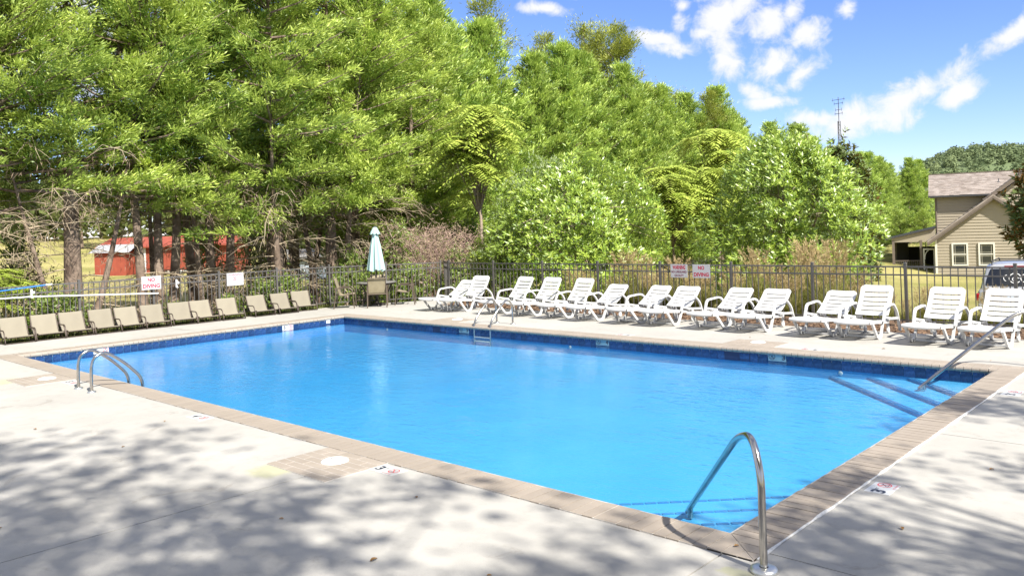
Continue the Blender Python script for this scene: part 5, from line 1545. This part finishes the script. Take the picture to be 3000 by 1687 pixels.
for k in range(nc):                                        # shingle courses, tabs uneven in height
    s0, s1 = k / nc, (k + 1) / nc
    x = -.34
    while x < 13:
        x1 = min(13, x + rr.uniform(.25, .42)); dz = rr.uniform(.004, .022)
        rb.add([(x, eave_y + (ridge_y - eave_y) * s0 - .01, eave_z + (ridge_z - eave_z) * s0 + dz), (x1, eave_y + (ridge_y - eave_y) * s0 - .01, eave_z + (ridge_z - eave_z) * s0 + dz),
                (x1, eave_y + (ridge_y - eave_y) * s1, eave_z + (ridge_z - eave_z) * s1), (x, eave_y + (ridge_y - eave_y) * s1, eave_z + (ridge_z - eave_z) * s1)], [(0, 1, 2, 3)])
        x = x1
mroof = obj('roof', rb, 'shingle', HS)
gu = MB(); gu.box((3.0, eave_y - .05, eave_z - .06), (6.7, .10, .12)); obj('gutter', gu, 'fascia_dark', mroof)
rc = MB(); rc.box((6.33, ridge_y, ridge_z + .02), (13.3, .25, .05)); obj('ridge_cap', rc, 'fascia', mroof)
dsp = MB(); dsp.tube([(.12, MY - .06, 3.15), (.12, MY - .06, .6)], .05, 8); obj('downspout', dsp, 'fascia', HS)
vt = MB(); vt.lathe([(.0, .32), (.03, .32), (.03, .12), (.12, .10), (.26, -.02), (.26, -.1)], 12, Matrix.Translation((4.05, MY + 2.2, 4.12))); obj('roof_vent', vt, 'fascia_dark', mroof)
# big cross gable on the right, its rake in line with the front one
w = strips(lambda z: (max(0.5, 3.1 + (z - 2.75) / sl), 14.0), 2.5, 6.4, .55, .19); tag(obj('wall', w, 'siding', HS), 'tall right gable wall')
bg = roof_slope((2.9, 2.95), (8.6, 2.95 + sl * 5.7), .1, 8.0, .12, 20); br_ = obj('roof', bg, 'shingle', HS)
fb = MB(); fb.add([(2.9, .08, 2.95), (8.6, .08, 2.95 + sl * 5.7), (8.6, .08, 2.68 + sl * 5.7), (2.9, .08, 2.68)], [(0, 1, 2, 3)]); obj('fascia', fb, 'fascia', br_)
# porch on the left
pc = MB()
pc.add([(-3.15, 1.6, .46), (.03, 1.6, 1.22), (.03, 6.0, 1.22), (-3.15, 6.0, .46)], [(0, 1, 2, 3)])
pc.add([(-3.15, 1.6, .46), (.03, 1.6, 1.22), (.03, 1.6, 1.10), (-3.15, 1.6, .34)], [(3, 2, 1, 0)])
pc.add([(-3.15, 1.6, .34), (.03, 1.6, 1.10), (.03, 6.0, 1.10), (-3.15, 6.0, .34)], [(3, 2, 1, 0)])
prf = obj('porch_roof', pc, 'fascia_dark', HS)
gbm = MB(); gbm.add([(-2.75, 1.75, .18), (.03, 1.75, .18), (.03, 1.75, 1.10), (-2.75, 1.75, .46)], [(0, 1, 2, 3)]); tag(obj('wall', gbm, 'siding', HS), 'shaded porch gable')
for x, y, wd in ((-2.65, 1.8, .16), (-.9, 1.8, .16), (-2.65, 5.5, .16), (-1.9, 5.5, .14)):
    mb = MB(); mb.box((x, y, (.3 + -2.2) / 2), (wd, wd, 2.5)); obj('porch_post', mb, 'fascia', HS)
mb = MB(); mb.box((-2.2, 5.2, -.9), (.75, .1, 2.2)); mb.box((-1.3, 6.2, -1.0), (2.7, .1, 1.4)); obj('porch_screen', mb, 'porch_dark', HS)
mb = MB(); mb.box((-1.3, 3.7, -1.98), (2.9, 4.2, .14)); obj('porch_floor', mb, 'porch_floor', HS)
rl = MB()
for z in (-1.12, -1.75): rl.box((-1.78, 1.8, z), (1.6, .05, .05))
for k in range(13): rl.box((-2.52 + k * .125, 1.8, -1.435), (.03, .03, .58))
obj('porch_railing', rl, 'fascia', HS)
dr = MB(); x0, x1, z0, z1 = -.78, -.04, -1.95, -.28
for x in (x0 + .05, x1 - .05): dr.box((x, 1.74, (z0 + z1) / 2), (.09, .04, z1 - z0))
dr.box(((x0 + x1) / 2, 1.74, z1 - .05), (x1 - x0, .038, .10)); dr.box(((x0 + x1) / 2, 1.74, z0 + .35), (x1 - x0, .036, .12))
dr.tube([(x0 + .1 + .27 * (1 - math.cos(i * .3)), 1.74, z1 - .75 + .6 * math.sin(min(1.57, i * .3))) for i in range(6)], .035, 5)
obj('screen_door', dr, 'trim_white', HS)
# foundation band at the foot of the gable wall
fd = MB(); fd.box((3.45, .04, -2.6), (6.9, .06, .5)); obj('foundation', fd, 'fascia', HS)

# red shed in the field, left
sd_ = thing('red_shed', 'red board shed with a pale metal roof in the field behind the cypresses', 'shed', (-79.4, 36.3, gz(-79, 36)), math.atan2(8.98, 9.75))
wl = MB()
BWD, BH, BD = 12.6, 2.7, 6.0
nb = 40
for k in range(nb):
    x = -BWD / 2 + (k + .5) * BWD / nb
    wl.box((x, rnd.uniform(-.012, .012), BH / 2), (BWD / nb - .02, .05, BH))
wl.box((0, .06, BH / 2), (BWD, .06, BH)); wl.box((-BWD / 2 + .03, BD / 2, BH / 2), (.06, BD, BH)); wl.box((BWD / 2 - .03, BD / 2, BH / 2), (.06, BD, BH)); wl.box((0, BD, BH / 2), (BWD, .06, BH))
obj('wall', wl, 'barn_red', sd_)
rf = MB(); rf.add([(-BWD / 2 - .5, -.5, BH + .05), (BWD / 2 + .5, -.5, BH + .05), (BWD / 2 + .5, BD / 2, BH + .95), (-BWD / 2 - .5, BD / 2, BH + .95)], [(0, 1, 2, 3)])
rf.add([(-BWD / 2 - .5, BD + .5, BH + .05), (BWD / 2 + .5, BD + .5, BH + .05), (BWD / 2 + .5, BD / 2, BH + .95), (-BWD / 2 - .5, BD / 2, BH + .95)], [(3, 2, 1, 0)])
rf.add([(-BWD / 2 - .5, -.5, BH - .1), (BWD / 2 + .5, -.5, BH - .1), (BWD / 2 + .5, -.5, BH + .05), (-BWD / 2 - .5, -.5, BH + .05)], [(0, 1, 2, 3)])
obj('roof', rf, 'barn_red', sd_)
lean = MB(); lean.box((-BWD / 2 + 1.6, -.9, 1.15), (3.0, 1.7, 2.3)); tag(obj('lean_to', lean, 'barn_red', sd_), 'darker red lean-to at the left end')
lr = MB(); lr.add([(-BWD / 2 - .3, -2.1, 2.25), (-BWD / 2 + 3.6, -2.1, 2.25), (-BWD / 2 + 3.6, 0, 3.0), (-BWD / 2 - .3, 0, 3.0)], [(0, 1, 2, 3)]); obj('lean_to_roof', lr, 'barn_roof', sd_)
dt_ = MB(); dt_.box((-BWD / 2 + 4.1, -.05, 1.3), (.35, .05, 2.6)); dt_.box((-BWD / 2 + 7.2, -.05, .15), (2.2, .05, .3)); obj('door_trim', dt_, 'trim_white', sd_)
# pale blue shed
bl = thing('blue_shed', 'low pale blue outbuilding with a grey roof seen between the trunks', 'shed', (-47.0, 31.5, gz(-47, 31.5)), math.atan2(2.3, 2.45))
wl = MB()
for k in range(16): wl.box((-3.0 + k * .4 + .2 - .2, rnd.uniform(-.01, .01), .75), (.385, .05, 1.5))
wl.box((0, 1.7, .72), (6.1, 3.3, 1.44)); obj('wall', wl, 'shed_blue', bl)
rf = MB(); rf.add([(-3.4, -.35, 1.48), (3.4, -.35, 1.48), (3.4, 1.7, 2.0), (-3.4, 1.7, 2.0)], [(0, 1, 2, 3)]); rf.add([(-3.4, 3.7, 1.48), (3.4, 3.7, 1.48), (3.4, 1.7, 2.0), (-3.4, 1.7, 2.0)], [(3, 2, 1, 0)])
rf.add([(-3.4, -.35, 1.36), (3.4, -.35, 1.36), (3.4, -.35, 1.48), (-3.4, -.35, 1.48)], [(0, 1, 2, 3)]); obj('roof', rf, 'shed_roof', bl)

# antenna mast
ms = thing('antenna_mast', 'thin metal antenna mast rising behind the tall bay magnolia', 'antenna', (-24.8, 65.4, gz(-24.8, 65.4)))
mb = MB()
for k in range(3):
    a = k * 2.094
    mb.tube([(.22 * math.cos(a), .22 * math.sin(a), 0), (.10 * math.cos(a), .10 * math.sin(a), 10.6)], .03, 5)
for k in range(26):
    z = .4 * k + .2; r = .22 - .12 * z / 10.6
    mb.tube([(r, 0, z), (r * math.cos(2.094), r * math.sin(2.094), z + .2), (r * math.cos(4.19), r * math.sin(4.19), z + .4)], .015, 3, False)
mb.tube([(0, 0, 10.4), (0, 0, 12.5)], .025, 6); obj('lattice', mb, 'mast_metal', ms)
an = MB()
for z, l in ((12.3, .55), (12.0, .4), (11.5, .3), (11.2, .35)):
    an.tube([(-l, .1, z), (l, -.1, z)], .018, 4)
    for s in (-1, 1): an.tube([(s * l * .8, 0, z - .12), (s * l * .8, 0, z + .14)], .014, 4)
obj('aerials', an, 'mast_metal', ms)

# ------------------------------------------------------------------ silver SUV beyond the fence, seen from behind
CX, CY = -5.45, 27.5
sv = thing('parked_suv', 'silver SUV parked beyond the back fence at the right edge, seen from behind', 'car', (CX, CY, gz(CX, CY) + .05), R_(6))
# local: x right, y forward (away), z up; rear bumper plane at y = -.75
lift = .0
def loft(secs):
    """secs: list of (y, [(halfwidth, z) from bottom to top]) closed across the top"""
    mb = MB(); m_ = len(secs[0][1]); rows = []
    for y, pr in secs:
        rows.append([(-w_, y, z) for w_, z in pr] + [(w_, y, z) for w_, z in reversed(pr)])
    k = 2 * m_
    vs = [p for r in rows for p in r]; fs = []
    for i in range(len(rows) - 1):
        for j in range(k - 1): fs.append((i * k + j, i * k + j + 1, (i + 1) * k + j + 1, (i + 1) * k + j))
    mb.add(vs, fs, True); mb.add(rows[0], [tuple(range(k))]); mb.add(rows[-1], [tuple(range(k - 1, -1, -1))])
    return mb
lowp = lambda s, t: [(s * .86, .32), (s * .93, .45), (s * .95, .75), (s * .93, .92 + t), (s * .88, 1.0 + t)]
body = loft([(-.80, lowp(.93, -.06)), (-.72, lowp(.98, -.01)), (-.4, lowp(1, .02)), (1.6, lowp(1, .02)), (2.6, lowp(1, 0)), (3.5, lowp(.97, -.08)), (3.85, lowp(.86, -.2))])
bd = obj('body', body, 'car_silver', sv)
cabp = lambda s, top: [(s * .885, .98), (s * .86, 1.12), (s * .79, 1.45), (s * .72, top - .05), (s * .55, top), (.2, top + .015)]
cab = loft([(-.70, [(.86, .98), (.85, 1.02), (.83, 1.03), (.8, 1.04), (.6, 1.045), (.2, 1.05)]), (-.42, cabp(.96, 1.66)), (-.15, cabp(1, 1.73)), (1.5, cabp(1, 1.74)), (1.9, cabp(1, 1.68)), (2.75, [(.86, .98), (.85, 1.02), (.83, 1.03), (.8, 1.04), (.6, 1.045), (.2, 1.05)])])
obj('cabin', cab, 'car_silver', bd)
# rear glass sits on the sloping tailgate
rg = MB(); e_ = Vector((0, -.70, 1.05)); f_ = Vector((0, -.42, 1.64)); nrm = Vector((0, -(f_.z - e_.z), (f_.y - e_.y))).normalized()
def RG(x, s, o): p = e_ + (f_ - e_) * s + nrm * o; return (x, p.y, p.z)
def rear_glass(u, v):
    hw_ = .72 - .12 * v ** 1.5; x = (2 * u - 1) * hw_
    return RG(x, .12 + .78 * v, .012 + .03 * (1 - (2 * u - 1) ** 2))
rg.grid(rear_glass, 12, 6); obj('rear_window', rg, 'car_glass', sv)
dcl = MB()
def ring(cx_, cs, r, a0, a1, wd=.012):
    n = 18
    for i in range(n):
        p = []
        for aa, rr_ in ((a0 + (a1 - a0) * i / n, r), (a0 + (a1 - a0) * (i + 1) / n, r), (a0 + (a1 - a0) * (i + 1) / n, r - wd), (a0 + (a1 - a0) * i / n, r - wd)):
            p.append(RG(cx_ + rr_ * math.cos(aa), cs + rr_ * math.sin(aa) / .63, .05))
        dcl.add(p, [(0, 1, 2, 3)])
ring(.02, .45, .155, .3, 5.6, .022); ring(.0, .40, .055, 0, 6.28, .018); ring(.14, .62, .12, 2.2, 4.6, .016); ring(.28, .45, .13, 1.8, 5.5, .02); ring(-.17, .45, .10, 1.7, 4.4, .016)
obj('window_decal', dcl, 'decal_white', sv)
for s in (-1, 1):
    q = MB(); q.add([(s * .80, -.30, 1.20), (s * .868, .35, 1.12), (s * .80, .35, 1.46), (s * .775, -.12, 1.46)], [(0, 1, 2, 3) if s > 0 else (3, 2, 1, 0)])
    for v_ in range(len(q.v)): q.v[v_] = (q.v[v_][0] + s * .022, q.v[v_][1], q.v[v_][2])
    q.add([(s * .888, .45, 1.12), (s * .888, 1.45, 1.12), (s * .812, 1.4, 1.50), (s * .812, .45, 1.50)], [(0, 1, 2, 3) if s > 0 else (3, 2, 1, 0)])
    obj('side_window', q, 'car_glass', sv)
    tl_ = MB(); tl_.bbox((s * .895, -.68, .80), (.12, .24, .20), .03); obj('tail_light', tl_, 'car_red', sv)
    rr_ = MB(); rr_.tube(fillet([(s * .58, -.30, 1.70), (s * .58, -.22, 1.80), (s * .58, 1.5, 1.81), (s * .58, 1.6, 1.72)], .1, 4), .018, 7); obj('roof_rail', rr_, 'car_black', sv)
for y in (.1, 1.2): mb = MB(); mb.box((0, y, 1.80), (1.2, .05, .025)); obj('roof_crossbar', mb, 'car_black', sv)
bm_ = MB(); bm_.bbox((0, -.83, .50), (1.78, .2, .24), .05); obj('bumper', bm_, 'car_silver', sv)
st_ = MB(); st_.box((0, -.775, .92), (1.5, .07, .06)); obj('tailgate_strip', st_, 'car_black', sv)
br3 = MB(); br3.box((.1, -.425, 1.665), (.7, .05, .03)); obj('brake_light', br3, 'car_red', sv)
hd = MB(); hd.box((0, -.80, .97), (1.35, .06, .03)); obj('chrome_strip', hd, 'car_rim', sv)
pl_ = MB(); pl_.box((-.02, -.812, .82), (.31, .02, .155)); obj('number_plate', pl_, 'plate_blue', sv)
for s in (-1, 1):
    for y in (.15, 2.75):
        wh = MB(); wh.lathe([(.20, -.11), (.33, -.11), (.36, -.08), (.36, .08), (.33, .11), (.20, .11)], 24, Matrix.Translation((s * .80, y, .36)) @ Matrix.Rotation(R_(90), 4, 'Y'))
        wo = obj('wheel', wh, 'car_black', sv)
        rm = MB(); rm.lathe([(0, .10), (.20, .09), (.205, 0), (.2, -.09), (0, -.1)], 20, Matrix.Translation((s * .80, y, .36)) @ Matrix.Rotation(R_(90), 4, 'Y')); obj('rim', rm, 'car_rim', wo)
    mi_ = MB(); mi_.bbox((s * 1.02, 1.95, 1.1), (.2, .09, .14), .02); obj('mirror', mi_, 'car_silver', sv)
